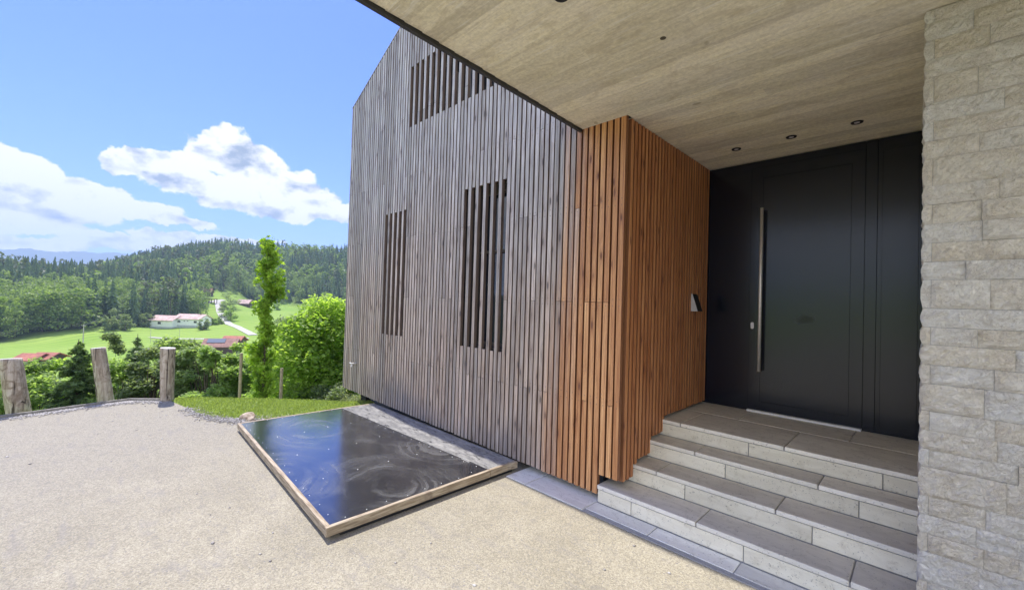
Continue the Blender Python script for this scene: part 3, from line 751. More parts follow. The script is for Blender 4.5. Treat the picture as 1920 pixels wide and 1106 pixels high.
# ------------------------------------------------------------------ concrete canopy
can = empty('concrete_canopy', (-1.0, 3.0, 3.265), label='thick board marked concrete canopy over the entrance with a dark metal edge', cat='canopy')
CY0 = 0.86
def cx_edge(y): return -2.255 + (3.18 - y) * 0.053
mb = MB()
ys = [CY0]
while ys[-1] < 5.02: ys.append(min(5.02, ys[-1] + 0.125))
rr = random.Random(3); n_ = 0
mb.prism([(cx_edge(CY0), CY0), (1.72, CY0), (1.72, 3.128), (cx_edge(3.128), 3.128)], 3.285, 3.56)
mb.prism([(FX1 + .006, 3.131), (1.72, 3.131), (1.72, 5.12), (FX1 + .006, 5.12)], 3.285, 3.56)
local(mb.build('slab', CONC), can)
mb = MB()
for a, b in zip(ys[:-1], ys[1:]):
    dz = rr.uniform(0, 0.0025)
    xl = cx_edge((a + b) / 2) + .001 if b < 3.14 else (-1.90 if a > 3.2 else -1.797 if a > 3.1 else cx_edge(a) + .001)
    if a < 3.128 < b:
        mb.box(cx_edge(a) + .001, 1.71, a, 3.128, 3.2655 + dz, 3.2865); mb.box(-1.797, 1.71, 3.1285, b, 3.2655 + dz, 3.2865)
    else: mb.box(xl, 1.71, a, b, 3.2655 + dz, 3.2865)
local(mb.build('soffit', CONC), can)
mb = MB()
a = (cx_edge(CY0) - .03, CY0 - .03); b = (cx_edge(3.128) - .03, 3.126)
mb.prism([a, (a[0] + .028, a[1]), (b[0] + .028, b[1]), b], 3.245, 3.60)
mb.box(cx_edge(CY0) - .0, 1.72, CY0 - .03, CY0 - .002, 3.245, 3.60)
local(mb.build('metal_edge', FASCIA), can)
for (x, y) in ((-1.369, 4.495), (-0.903, 4.485), (-0.435, 4.475), (-1.36, 1.675), (-0.42, 1.68)):
    R1, R0 = 0.043, 0.020
    mb = MB(); K = 24; n = 0
    ring = [(math.cos(t), math.sin(t)) for t in np.linspace(0, 2 * math.pi, K + 1)[:-1]]
    for rad_, z in ((R1, 3.264), (R1 - .003, 3.258), (R0 + .006, 3.258), (R0, 3.263)): mb.v += [(x + c * rad_, y + s * rad_, z) for c, s in ring]
    for q in range(3):
        for i in range(K): j = (i + 1) % K; mb.f.append((q * K + i, q * K + j, (q + 1) * K + j, (q + 1) * K + i)); mb.m.append(0)
    dl = mb.build('downlight', BLACK); local(dl, can)
    mb = MB(); mb.v = [(x + c * R0, y + s * R0, 3.2605) for c, s in ring]; mb.f = [tuple(range(K))]; mb.m = [0]
    mb.build('lens', LAMPG, dl)
# cable hole in the soffit
mb = MB(); mb.v = [(-1.13 + .018 * math.cos(t), 2.35 + .018 * math.sin(t), 3.2645) for t in np.linspace(0, 6.28, 14)[:-1]]; mb.f = [tuple(range(13))]; mb.m = [0]
local(mb.build('blocked_hole', flat('filler', (0.09, 0.075, 0.05), 0.9)), can)

# ------------------------------------------------------------------ split-face stone wall
wall = empty('stone_wall', (0.8, 3.6, 0), label='wall of split face pale limestone courses beside the steps', cat='wall')
CZ = [3.262, 3.195, 3.102, 3.003, 2.91, 2.775, 2.674, 2.576, 2.484, 2.342, 2.245, 2.145, 2.048, 1.951, 1.858, 1.712, 1.616, 1.526, 1.425, 1.327,
      1.188, 1.091, .994, .905, .759, .663, .569, .478, .329, .235, .14, .03, -0.02]
SF = 3.05; WXL = -0.022
mb = MB(); mb.box(0.004, 1.60, SF + .0045, 5.10, -0.03, 3.2615); local(mb.build('mortar_core', GROUT), wall)
srng = np.random.default_rng(4)
def rough_stone(w, h, dep, nx, nz, amp):
    """block with a hand-split front (local: x 0..w, z 0..h, front at y=0 going out to -amp)"""
    gx = np.linspace(0, w, nx + 1); gz = np.linspace(0, h, nz + 1)
    a = srng.normal(size=(nz + 1, nx + 1)); b = srng.normal(size=(nz // 2 + 2, nx // 3 + 2))
    yi = np.interp(np.linspace(0, 1, nz + 1), np.linspace(0, 1, b.shape[0]), np.arange(b.shape[0]))
    xi = np.interp(np.linspace(0, 1, nx + 1), np.linspace(0, 1, b.shape[1]), np.arange(b.shape[1]))
    y0 = np.floor(yi).astype(int).clip(0, b.shape[0] - 2); x0 = np.floor(xi).astype(int).clip(0, b.shape[1] - 2); fy = (yi - y0)[:, None]; fx = (xi - x0)[None]
    B = b[y0][:, x0] * (1 - fy) * (1 - fx) + b[y0 + 1][:, x0] * fy * (1 - fx) + b[y0][:, x0 + 1] * (1 - fy) * fx + b[y0 + 1][:, x0 + 1] * fy * fx
    ex = np.minimum(gx, w - gx)[None] ; ez = np.minimum(gz, h - gz)[:, None]
    e = np.clip(np.minimum(ex, ez) / 0.005, 0, 1)
    Yf = -(amp * 0.55 + amp * 0.34 * B + amp * 0.20 * a) * e
    Yf = np.clip(Yf, -amp * 1.6, 0.002)
    V = []; Fc = []
    for j in range(nz + 1):
        for i in range(nx + 1): V.append((gx[i], Yf[j, i], gz[j]))
    for j in range(nz):
        for i in range(nx): q = j * (nx + 1) + i; Fc.append((q, q + 1, q + nx + 2, q + nx + 1))
    n = len(V); V += [(0, dep, 0), (w, dep, 0), (w, dep, h), (0, dep, h)]
    bl, br, tr, tl = 0, nx, (nz + 1) * (nx + 1) - 1, nz * (nx + 1)
    Fc.append(tuple([n, n + 1] + [i for i in range(nx, -1, -1)]))
    Fc.append(tuple([n + 3] + [tl + i for i in range(nx + 1)] + [n + 2]))
    Fc.append(tuple([n] + [j * (nx + 1) for j in range(nz + 1)] + [n + 3]))
    Fc.append(tuple([n + 1, n + 2] + [j * (nx + 1) + nx for j in range(nz, -1, -1)]))
    return V, Fc
ns = 0
def put_stone(V, Fc, tr):
    global ns
    ns += 1
    me = bpy.data.meshes.new('stone'); me.from_pydata([tr(*v) for v in V], [], Fc); me.materials.append(STONE); me.update()
    local(link('stone', me), wall)
for c in range(len(CZ) - 1):
    zt, zb = CZ[c], CZ[c + 1]; h = zt - zb - 0.0016
    quoin = c % 2 == 0        # thin return stone shows at the corner
    x = 0.012 if quoin else WXL + .006
    if quoin:
        V, Fc = rough_stone(0.030, h, .03, 2, 3, .012)
        put_stone(V, Fc, lambda a, b, q, zb=zb: (WXL + .003 + a - (0.010 * math.sin(math.pi * q / h)) * (a < .01), SF - .004 + b, zb + .0008 + q))
    off = 0.05 * srng.random()
    while x < 1.55:
        w = float(srng.uniform(.16, .50)) if x > 0.1 else float(srng.uniform(.14, .36))
        w = min(w, 1.6 - x)
        if 1.6 - x - w < .06: w = 1.6 - x
        nx = max(4, int(w / .016)); nz = max(4, int(h / .016))
        V, Fc = rough_stone(w - .0012, h, .03, nx, nz, .014)
        sh = float(srng.uniform(-.009, .0015))
        bul = 0.012 if x < 0.0 else 0.0
        put_stone(V, Fc, lambda a, b, q, x=x, zb=zb, sh=sh, bul=bul: (x + a - (bul * math.sin(math.pi * q / h) if a < .02 else 0), SF + sh + b, zb + .0008 + q))
        x += w
    # flank towards the steps
    y = SF + .034; nst = 0
    while y < 4.98:
        w = float(srng.uniform(.35, .75)); w = min(w, 5.0 - y)
        if 5.0 - y - w < .12: w = 5.0 - y
        V, Fc = rough_stone(w - .0012, h, .024, max(3, int(w / .06)), 3, .011)
        put_stone(V, Fc, lambda a, b, q, y=y, zb=zb: (WXL + b + .002, y + w - a if False else y + a, zb + .0008 + q))
        y += w
print('stones', ns)

# ------------------------------------------------------------------ light-well cover
ZT = 0.095
cover = empty('shaft_cover', (-4.4, 2.1, 0), label='low black plywood cover in a timber frame lying on the drive against the house', cat='cover')
A, B, C, D = (-6.011, 1.36), (-2.914, 1.211), (-2.91, 2.731), (-5.964, 2.628)
E, Fp = (-2.895, 3.085), (-5.93, 3.11)
def shrink(poly, d):
    c = np.mean(poly, 0); out = []
    n = len(poly)
    for i in range(n):
        p0, p1, p2 = map(np.array, (poly[i - 1], poly[i], poly[(i + 1) % n]))
        e1 = (p1 - p0) / np.linalg.norm(p1 - p0); e2 = (p2 - p1) / np.linalg.norm(p2 - p1)
        n1 = np.array([-e1[1], e1[0]]); n2 = np.array([-e2[1], e2[0]]); b = (n1 + n2); b /= (b @ n1)
        out.append(tuple(p1 + b * d))
    return out
main_poly = shrink([A, B, C, D], 0.0)
inner = shrink([A, B, C, D], 0.034)
inner = [inner[0], inner[1], (C[0] - .032, C[1] - .003), (D[0] + .03, D[1] - .003)]
mb = MB(); mb.prism(inner, ZT - .020, ZT - .003); local(mb.build('plywood_board', BOARD), cover)
inner2 = [(D[0] + .03, D[1] + .003), (C[0] - .032, C[1] + .003), (E[0] - .036, E[1]), (Fp[0] + .03, Fp[1])]
mb = MB(); mb.prism(inner2, ZT - .020, ZT - .004); local(mb.build('plywood_board', STRIPB), cover)
tag(cover.children[-1], label='dusty grey fixed board against the battens')
def rail(p, q, w=.034, h=.066):
    p = np.array(p); q = np.array(q)
    mb = MB(); mb.beam((p[0], p[1], ZT - h / 2), (q[0], q[1], ZT - h / 2), w, h); o = mb.build('timber_rail', RAILY if abs(q[0] - p[0]) < abs(q[1] - p[1]) else RAIL); local(o, cover); bevel(o, .004, 2)
k = .017
rail((A[0] + .001, A[1] + k), (B[0] - .035, B[1] + k + .002)); rail((B[0] - k, B[1]), (C[0] - k, C[1] - .002)); rail((A[0] + k, A[1] + .036), (D[0] + k, D[1] - .002))
rail((C[0] - k, C[1] + .003), (C[0] - k + .002, C[1] + .24)); rail((C[0] - k + .002, C[1] + .243), (E[0] - k, E[1])); rail((D[0] + k, D[1] + .003), (Fp[0] + k, Fp[1]))
mb = MB()
mb.beam((-5.93, 1.43, .014), (-2.99, 1.29, .014), .05, .028); mb.beam((-2.96, 1.32, .0135), (-2.95, 3.03, .0135), .05, .027); mb.beam((-5.95, 1.46, .013), (-5.90, 3.03, .013), .05, .026)
local(mb.build('base_frame', BLACK), cover)
def screw(x, y, r=.0050):
    mb = MB(); K = 8; mb.v = [(x + r * math.cos(t), y + r * math.sin(t), ZT - .0035) for t in np.linspace(0, 2 * math.pi, K + 1)[:-1]] + [(x, y, ZT - .0005)]
    mb.f = [(i, (i + 1) % K, K) for i in range(K)]; mb.m = [0] * K
    local(mb.build('screw', ZINC), cover)
lerp = lambda a, b, t: (a[0] + (b[0] - a[0]) * t, a[1] + (b[1] - a[1]) * t)
I4 = shrink([A, B, C, D], 0.075)
for a, b, n in ((I4[0], I4[1], 15), (I4[1], I4[2], 8), ((I4[2][0], C[1] - .04), (I4[3][0], D[1] - .04), 16), (I4[3], I4[0], 7)):
    for i in range(n): x, y = lerp(a, b, (i + .5) / n); screw(x + random.uniform(-.02, .02), y + random.uniform(-.008, .008))
for fx in (.25, .5, .75):
    for i in range(4): x, y = lerp(lerp(I4[0], I4[1], fx), lerp(I4[3], I4[2], fx), (i + .6) / 4.2); screw(x + random.uniform(-.03, .03), y, .006)
mb = MB(); mb.box(-3.32, -3.20, 2.703, 2.730, ZT - .0035, ZT - .001); mb.tube([(-3.32, 2.7165, ZT + .003), (-3.20, 2.7165, ZT + .003)], [.004, .004], 8); local(mb.build('hinge', flat('galvanised hinge', (0.35, 0.34, 0.32), 0.6, 0.3)), cover)

# ------------------------------------------------------------------ posts and timber edging
def m_log(t, bs):
    tc = t.n.new('ShaderNodeTexCoord').outputs['Object']; r = objrand(t)
    q = t.vmath('ADD', tc, t.comb(t.math('MULTIPLY', r, 9.0), 0.0, t.math('MULTIPLY', r, 4.0)))
    g = t.noise(t.vmath('MULTIPLY', q, (26, 26, 2.6)), 1.0, 5, 0.65, 0.9)
    bl = t.noise(q, 6.5, 5, 0.65, 1.5)
    cr = t.ramp(t.noise(t.vmath('MULTIPLY', q, (14, 14, 0.9)), 1.0, 3, 0.6, 1.0), 0.60, 0.64)
    c = t.mix(t.ramp(g, 0.3, 0.7), (0.25, 0.195, 0.145), (0.56, 0.485, 0.395))
    c = t.mix(t.math('MULTIPLY', t.ramp(bl, 0.50, 0.68), 0.75), c, (0.20, 0.145, 0.10))
    c = t.mix(t.math('MULTIPLY', t.ramp(bl, 0.42, 0.30), 0.5), c, (0.52, 0.49, 0.45))
    c = t.mix(t.math('MULTIPLY', cr, 0.85), c, (0.05, 0.038, 0.03))
    t.set(bs, 'Base Color', c); t.set(bs, 'Normal', t.bump(t.math('SUBTRACT', g, cr), 0.8, 0.012))
LOG = mat('weathered log', m_log, 0.9, spec=0.2)
LOGTOP = flat('sawn log end', (0.50, 0.48, 0.45), 0.9, 0, 0.25, 30)
def log_post(x, y, r0, r1, h, lean, label, seed, knobs):
    g = random.Random(seed); p = empty('log_post', (x, y, 0), label=label, cat='post', group='log posts along the drive edge')
    K, Nz = 28, 22; mb = MB(); ph = [g.uniform(0, 6.28) for _ in range(6)]
    for j in range(Nz + 1):
        t = j / Nz; z = -0.12 + (h + .12) * t
        for i in range(K):
            a = 2 * math.pi * i / K; rr_ = r0 + (r1 - r0) * t
            rr_ *= 1 + .04 * math.sin(2 * a + ph[0] + 1.2 * t) + .025 * math.sin(3 * a + ph[1] + 4 * t) + .02 * math.sin(7 * a + ph[2]) + g.uniform(-.012, .012)
            for ka, kz, kr in knobs:
                dd = ((math.remainder(a - ka, 2 * math.pi)) / .35) ** 2 + ((z - kz) / .06) ** 2
                rr_ += kr * math.exp(-dd)
            mb.v.append((lean[0] * t * t * .3 + lean[0] * t * .7 + rr_ * math.cos(a), lean[1] * t + rr_ * math.sin(a), z + (.008 * math.sin(a + ph[3]) if j == Nz else 0)))
    for j in range(Nz):
        for i in range(K): i2 = (i + 1) % K; mb.f.append((j * K + i, j * K + i2, (j + 1) * K + i2, (j + 1) * K + i)); mb.m.append(0)
    mb.f.append(tuple(Nz * K + i for i in range(K))); mb.m.append(1)
    me = mb.mesh('trunk', [LOG, LOGTOP]);
    for q in me.polygons: q.use_smooth = q.material_index == 0
    link('trunk', me, p)
log_post(-8.72, -0.56, .125, .112, .72, (-.02, -.12), 'short barkless log post leaning slightly, leftmost of the three', 1, [(5.9, .52, .012), (5.9, .2, .016), (.3, .1, .02)])
log_post(-8.86, 0.29, .098, .088, .80, (-.05, -.13), 'rotten log post leaning, in the middle of the three', 2, [(.6, .5, .014), (.5, .35, .012)])
log_post(-8.36, 0.94, .088, .098, .81, (0, -.015), 'straight upright log post with a long crack beside the lawn', 3, [(.2, .02, .02)])
edg = empty('timber_edging', (-8.6, 0, 0), label='low grey timber boards edging the drive below the posts', cat='edging')
EP = [(-7.42, -5.0), (-8.02, -2.4), (-8.40, -0.9), (-8.46, -0.44), (-8.61, 0.22), (-8.655, 0.53), (-8.27, 0.985)]
GREYW = flat('grey timber', (0.27, 0.25, 0.22), 0.85, 0, 0.3, 18)
for a, b in zip(EP[:-1], EP[1:]):
    mb = MB(); mb.beam((a[0], a[1], -.02), (b[0], b[1], -.02), .028, .115); o = mb.build('edging_board', GREYW); local(o, edg); bevel(o, .003, 1)
# loose gravel along the edging
def pebbles(name, pts, smin, smax, m, **k):
    base = np.array([(1, 0, 0), (-1, 0, 0), (0, 1, 0), (0, -1, 0), (0, 0, 1), (0, 0, -1)], float)
    fc = np.array([(0, 2, 4), (2, 1, 4), (1, 3, 4), (3, 0, 4), (2, 0, 5), (1, 2, 5), (3, 1, 5), (0, 3, 5)])
    n = len(pts); s = rng.uniform(smin, smax, (n, 1, 1)) * rng.uniform(.6, 1.2, (n, 1, 3)); an = rng.uniform(0, 6.28, n)
    Rm = np.zeros((n, 3, 3)); Rm[:, 0, 0] = np.cos(an); Rm[:, 0, 1] = -np.sin(an); Rm[:, 1, 0] = np.sin(an); Rm[:, 1, 1] = np.cos(an); Rm[:, 2, 2] = 1
    V = (base[None] + rng.uniform(-.3, .3, (n, 6, 3))) * s * np.array([1, 1, .6]); V = np.einsum('nij,nkj->nki', Rm, V) + np.asarray(pts)[:, None]
    Fq = (fc[None] + 6 * np.arange(n)[:, None, None]).reshape(-1, 3)
    return link(name, np_mesh(name, V.reshape(-1, 3), Fq, m, tone=np.repeat(rng.random(n), 6)), **k)
def m_peb(t, bs):
    a = t.new('ShaderNodeAttribute', attribute_name='tone').outputs['Fac']
    t.set(bs, 'Base Color', t.mix(a, (0.22, 0.20, 0.185), (0.58, 0.55, 0.52)))
PEB = mat('loose stones', m_peb, 0.9)
pts = []
for _ in range(2600):
    i = random.choices(range(6), [1, 2, 2, 4, 3, 3])[0]; a, b = EP[i], EP[i + 1]; t = random.random(); x, y = lerp(a, b, t)
    w = abs(random.gauss(0, .09)) + .02; dx, dy = b[1] - a[1], -(b[0] - a[0]); L = math.hypot(dx, dy); pts.append((x + dx / L * w, y + dy / L * w, .003))
for _ in range(1500):
    i = random.randrange(2, 7); x, y = lerp(LAWN_EDGE[i - 1], LAWN_EDGE[i], random.random()); pts.append((x + random.gauss(0, .05), y + random.gauss(.02, .07), .004 if random.random() < .7 else .012))
for _ in range(160):
    x_ = random.uniform(-8.0, 1.5); y_ = random.uniform(-1.5, 2.8)
    if not (-6.1 < x_ < -2.8 and y_ > 1.1): pts.append((x_, y_, .002))
for _ in range(900): pts.append((random.uniform(-6.6, -6.05), random.uniform(1.5, 2.3), .006))
pebbles('gravel', pts, .006, .017, PEB, kind='stuff', label='loose pale stones along the edging and lawn edge')
def m_rock(t, bs):
    n = t.noise(geo(t), 22, 5, 0.65, 0.6)
    t.set(bs, 'Base Color', t.mix(t.ramp(n, 0.35, 0.65), (0.26, 0.19, 0.125), (0.54, 0.45, 0.35))); t.set(bs, 'Normal', t.bump(n, 0.8, 0.02))
ROCK = mat('rock', m_rock, 0.9)
import bmesh
def rock(x, y, z, sx, sy, sz, seed, label):
    bm = bmesh.new(); bmesh.ops.create_icosphere(bm, subdivisions=3, radius=1.0); g = random.Random(seed)
    dirs = [Vector((g.gauss(0, 1), g.gauss(0, 1), g.gauss(0, 1))).normalized() for _ in range(9)]
    for v in bm.verts:
        for d in dirs:
            k = v.co.dot(d)
            if k > .72: v.co -= d * (k - .72) * .9
        v.co = Vector((v.co.x * sx, v.co.y * sy, v.co.z * sz))
    me = bpy.data.meshes.new('rock'); bm.to_mesh(me); bm.free(); me.materials.append(ROCK)
    link('rock', me, loc=(x, y, z), label=label, cat='rock')
rock(-6.56, 1.60, .01, .12, .10, .075, 5, 'larger brown rock at the lawn edge by the cover corner')
rock(-6.38, 1.60, .01, .08, .06, .05, 8, 'smaller brown stone right beside the larger rock')

# ------------------------------------------------------------------ lawn
LAWNC = leaf_mat('grass blades', (0.13, 0.19, 0.04), (0.40, 0.46, 0.13), 0.45, 0.6)
SOIL = flat('lawn soil', (0.19, 0.26, 0.06), 0.95, 0, 0.3, 25)
def lawn_h(X, Y):
    d = poly_dist(X, Y, LAWN_POLY); return 0.055 * sst(-d, 0.0, 0.35) - 0.004
LAWN_POLY = [(-8.22, 0.99), (-7.6, 1.10), (-7.28, 1.13), (-6.86, 1.24), (-6.66, 1.42), (-6.40, 1.72), (-6.12, 2.15), (-6.12, 3.2), (-6.5, 3.5), (-7.4, 3.4), (-8.3, 2.5), (-9.0, 1.4), (-8.55, 1.05)]
def make_lawn():
    gx = np.linspace(-9.1, -6.0, 90); gy = np.linspace(0.9, 3.6, 80); X, Y = np.meshgrid(gx, gy); d = poly_dist(X, Y, LAWN_POLY)
    Z = np.maximum(terr(X, Y), -9) + .03 + np.where(d < 0, 0.018 * sst(-d, 0, .3), -.06)
    V = np.stack([X, Y, Z], -1).reshape(-1, 3); n = len(gx)
    i, j = np.meshgrid(np.arange(len(gy) - 1), np.arange(n - 1), indexing='ij'); Q = np.stack([i * n + j, i * n + j + 1, (i + 1) * n + j + 1, (i + 1) * n + j], -1).reshape(-1, 4)
    dc = d[:-1, :-1].ravel(); Q = Q[dc < .05]
    link('lawn', np_mesh('lawn', V, Q, SOIL, smooth=True), kind='structure')
    N = 60000; x = rng.uniform(-9.1, -6.0, N); y = rng.uniform(.95, 3.5, N); d = poly_dist(x, y, LAWN_POLY); k = (d < -.0) & ((d < -.03) | (rng.random(N) < .5)); x = x[k]; y = y[k]; d = d[k]
    z = terr(x, y) + .03 + 0.018 * sst(-d, 0, .3) - .004; n = len(x)
    a = rng.uniform(0, 6.28, n); h = rng.uniform(.012, .042, n); w = rng.uniform(.002, .0045, n) * 1.5; b = rng.uniform(.0, .035, n); a2 = a + rng.uniform(-.8, .8, n)
    P0 = np.stack([x - w * np.sin(a), y + w * np.cos(a), z], -1); P1 = np.stack([x + w * np.sin(a), y - w * np.cos(a), z], -1)
    P2 = np.stack([x + b * np.cos(a2), y + b * np.sin(a2), z + h], -1)
    V = np.stack([P0, P1, P2], 1).reshape(-1, 3); Q = np.arange(3 * n).reshape(-1, 3)
    link('grass', np_mesh('grass', V, Q, LAWNC, tone=np.repeat(np.clip(rng.normal(.5, .25, n), 0, 1), 3)), kind='stuff', label='bright green lawn grass behind the drive')
make_lawn()

# ------------------------------------------------------------------ foliage helpers
def leaves(C, size, up=0.4, aspect=1.6, tone=None, shape='diamond'):
    """leaf faces at points C (n,3) -> V, F, tone"""
    n = len(C); s = np.asarray(size) * rng.uniform(.65, 1.3, n)
    nv = rng.normal(size=(n, 3)); nv[:, 2] = np.abs(nv[:, 2]) + up; nv /= np.linalg.norm(nv, axis=1, keepdims=True)
    t = rng.normal(size=(n, 3)); t -= (t * nv).sum(1, keepdims=True) * nv; t /= np.linalg.norm(t, axis=1, keepdims=True)
    b = np.cross(nv, t); s = s[:, None]
    tone = rng.random(n) if tone is None else tone
    if shape == 'star':
        K = 5; out = []
        for k in range(2 * K):
            a = math.pi * k / K; r = 1.0 if k % 2 == 0 else .42
            out.append(C + s * (t * math.cos(a) * r + b * math.sin(a) * r) + (nv * s * (-.18) if k % 2 == 0 else 0))
        V = np.stack(out, 1).reshape(-1, 3); i = np.arange(n)[:, None] * 2 * K
        fs = []
        for k in range(K): fs.append(np.concatenate([i + 2 * k, i + (2 * k + 1) % (2 * K), i + (2 * k - 1) % (2 * K)], 1))
        for tri in ((1, 3, 5), (1, 5, 7), (1, 7, 9)): fs.append(i + np.array(tri))
        return V, np.concatenate(fs), np.repeat(tone, 2 * K)
    V = np.stack([C - t * s * aspect * .5, C + b * s * .5 + nv * s * .1, C + t * s * aspect * .5 - nv * s * .12, C - b * s * .5 + nv * s * .1], 1).reshape(-1, 3)
    return V, np.arange(4 * n).reshape(-1, 4), np.repeat(tone, 4)
def lobes_points(L, n, shell=.55):
    """points in ellipsoid lobes (cx,cy,cz,rx,ry,rz), denser to the outside"""
    L = np.asarray(L, float); w = (L[:, 3] * L[:, 4] + L[:, 4] * L[:, 5] + L[:, 3] * L[:, 5]); w /= w.sum(); k = rng.choice(len(L), n, p=w)
    d = rng.normal(size=(n, 3)); d /= np.linalg.norm(d, axis=1, keepdims=True); r = shell + (1.06 - shell) * rng.random(n) ** .7
    return L[k, :3] + d * r[:, None] * L[k, 3:], k
BARK = flat('bark', (0.11, 0.085, 0.06), 0.95, 0, 0.35, 20)
def limbs(mb, base, tips, r0, n=6):
    base = Vector(base)
    for tp in tips:
        tp = Vector(tp); mid = base.lerp(tp, .5) + Vector((random.uniform(-.1, .1), random.uniform(-.1, .1), .12)) * (tp - base).length * .6
        mb.tube([base, base.lerp(mid, .6), mid, tp], [r0, r0 * .75, r0 * .5, r0 * .12], n, cap=False)
def broad_tree(name, x, y, z, h, w, m, label, cat='tree', leaf=.07, n=14000, nl=26, group=None, low=0.05, trunk_r=.05, stems=1, seed=0, flat_=1.0, shell=.45, top=.66):
    g = np.random.default_rng(seed); root = empty(name, (x, y, z), label=label, cat=cat, group=group)
    L = []
    for i in range(nl):
        t = (i + .5) / nl; zz = h * (low + (1 - low) * t); prof = math.sin(math.pi * min(1, (t * top + .18))) ** .7
        a = g.uniform(0, 6.28); rr_ = w / 2 * prof * math.sqrt(g.uniform(.15, 1)) * .8; s = w * g.uniform(.09, .22) * (1 - .35 * t)
        L.append((rr_ * math.cos(a), rr_ * math.sin(a) * flat_, zz - s * .4, s * 1.15, s * 1.15 * flat_, s * g.uniform(.55, .85)))
    P, k = lobes_points(L, n, shell); P = P + g.normal(0, leaf * .5, P.shape); ln = np.clip(g.normal(.5, .30, nl), 0, 1)
    tone = np.clip(ln[k] * .6 + rng.random(n) * .5 - .05, 0, 1)
    V, Q, T = leaves(P, leaf, .9, tone=tone)
    link('crown', np_mesh('crown', V, Q, m, tone=T), root)
    mb = MB()
    for s in range(stems):
        bx, by = (0, 0) if stems == 1 else (g.uniform(-.15, .15) * w, g.uniform(-.15, .15) * w)
        top = Vector((bx * 1.5, by * 1.5, h * .75)); mb.tube([(bx, by, -.3), (bx, by, h * .3), top], [trunk_r, trunk_r * .75, trunk_r * .2], 8, cap=False)
        sel = g.choice(nl, min(nl, 9), replace=False)
        for q in sel:
            zb = max(h * .1, L[q][2] * .45); limbs(mb, (bx, by, zb), [L[q][:3]], trunk_r * .45, 5)
    mb.build('trunk', BARK, root, smooth=True)
    return root
def spruce_near(x, y, z, h, w, m, label, n=11000, seed=1):
    g = np.random.default_rng(seed); root = empty('spruce_tree', (x, y, z), label=label, cat='tree')
    mb = MB(); mb.tube([(0, 0, -.3), (0, 0, h * .5), (0, 0, h)], [.07, .04, .008], 7, cap=False); P = []; T = []
    nb_ = 150
    for i in range(nb_):
        t = (i / nb_) ** .85; zb = h * (.04 + .94 * t); ln = w / 2 * (1 - t) ** .85 * g.uniform(.75, 1.1) + .05; a = g.uniform(0, 6.28)
        dx, dy = math.cos(a), math.sin(a); droop = .30 * ln; tone0 = g.uniform(.2, .8)
        m_ = max(8, int(n / nb_ * (ln / (w / 2)) * 1.8)); s = g.random(m_) ** .7
        fan = (g.random(m_) - .5) * ln * .42 * (1 - s * .6)
        px = dx * ln * s - dy * fan; py_ = dy * ln * s + dx * fan; pz = zb - droop * s ** 1.2 + .10 * ln * (s > .85) - g.random(m_) * .05
        P.append(np.stack([px, py_, pz], 1)); T.append(np.clip(tone0 + (s - .6) * .5 + g.normal(0, .15, m_), 0, 1))
        mb.tube([(0, 0, zb), (dx * ln * .9, dy * ln * .9, zb - droop * .9)], [.012, .003], 4, cap=False)
    P = np.concatenate(P); T = np.concatenate(T); V, Q, T2 = leaves(P, .062, .1, 2.6, T)
    link('crown', np_mesh('crown', V, Q, m, tone=T2), root); mb.build('trunk', BARK, root)
    return root
L_DARK = leaf_mat('dark leaves', (0.12, 0.18, 0.07), (0.38, 0.47, 0.22), .55)
L_MID = leaf_mat('mid leaves', (0.15, 0.23, 0.07), (0.42, 0.53, 0.21), .58)
L_MAPLE = leaf_mat('maple leaves', (0.17, 0.28, 0.05), (0.46, 0.58, 0.15), .6)
L_LIME = leaf_mat('lime green leaves', (0.15, 0.26, 0.03), (0.44, 0.57, 0.10), .55)
L_SPR = leaf_mat('spruce needles', (0.05, 0.095, 0.04), (0.22, 0.31, 0.11), .35)
L_PINE = leaf_mat('pine needles', (0.15, 0.22, 0.12), (0.42, 0.52, 0.30), .5)
L_HAZEL = leaf_mat('grey green leaves', (0.12, 0.17, 0.075), (0.32, 0.38, 0.20), .45)
def bank(px, F, toppy):
    p = gat(px, F); yh = 542 + .0302 * (px - 160); ztop = EYE - (toppy - yh) / FPX * F
    return p, ztop - p[2]

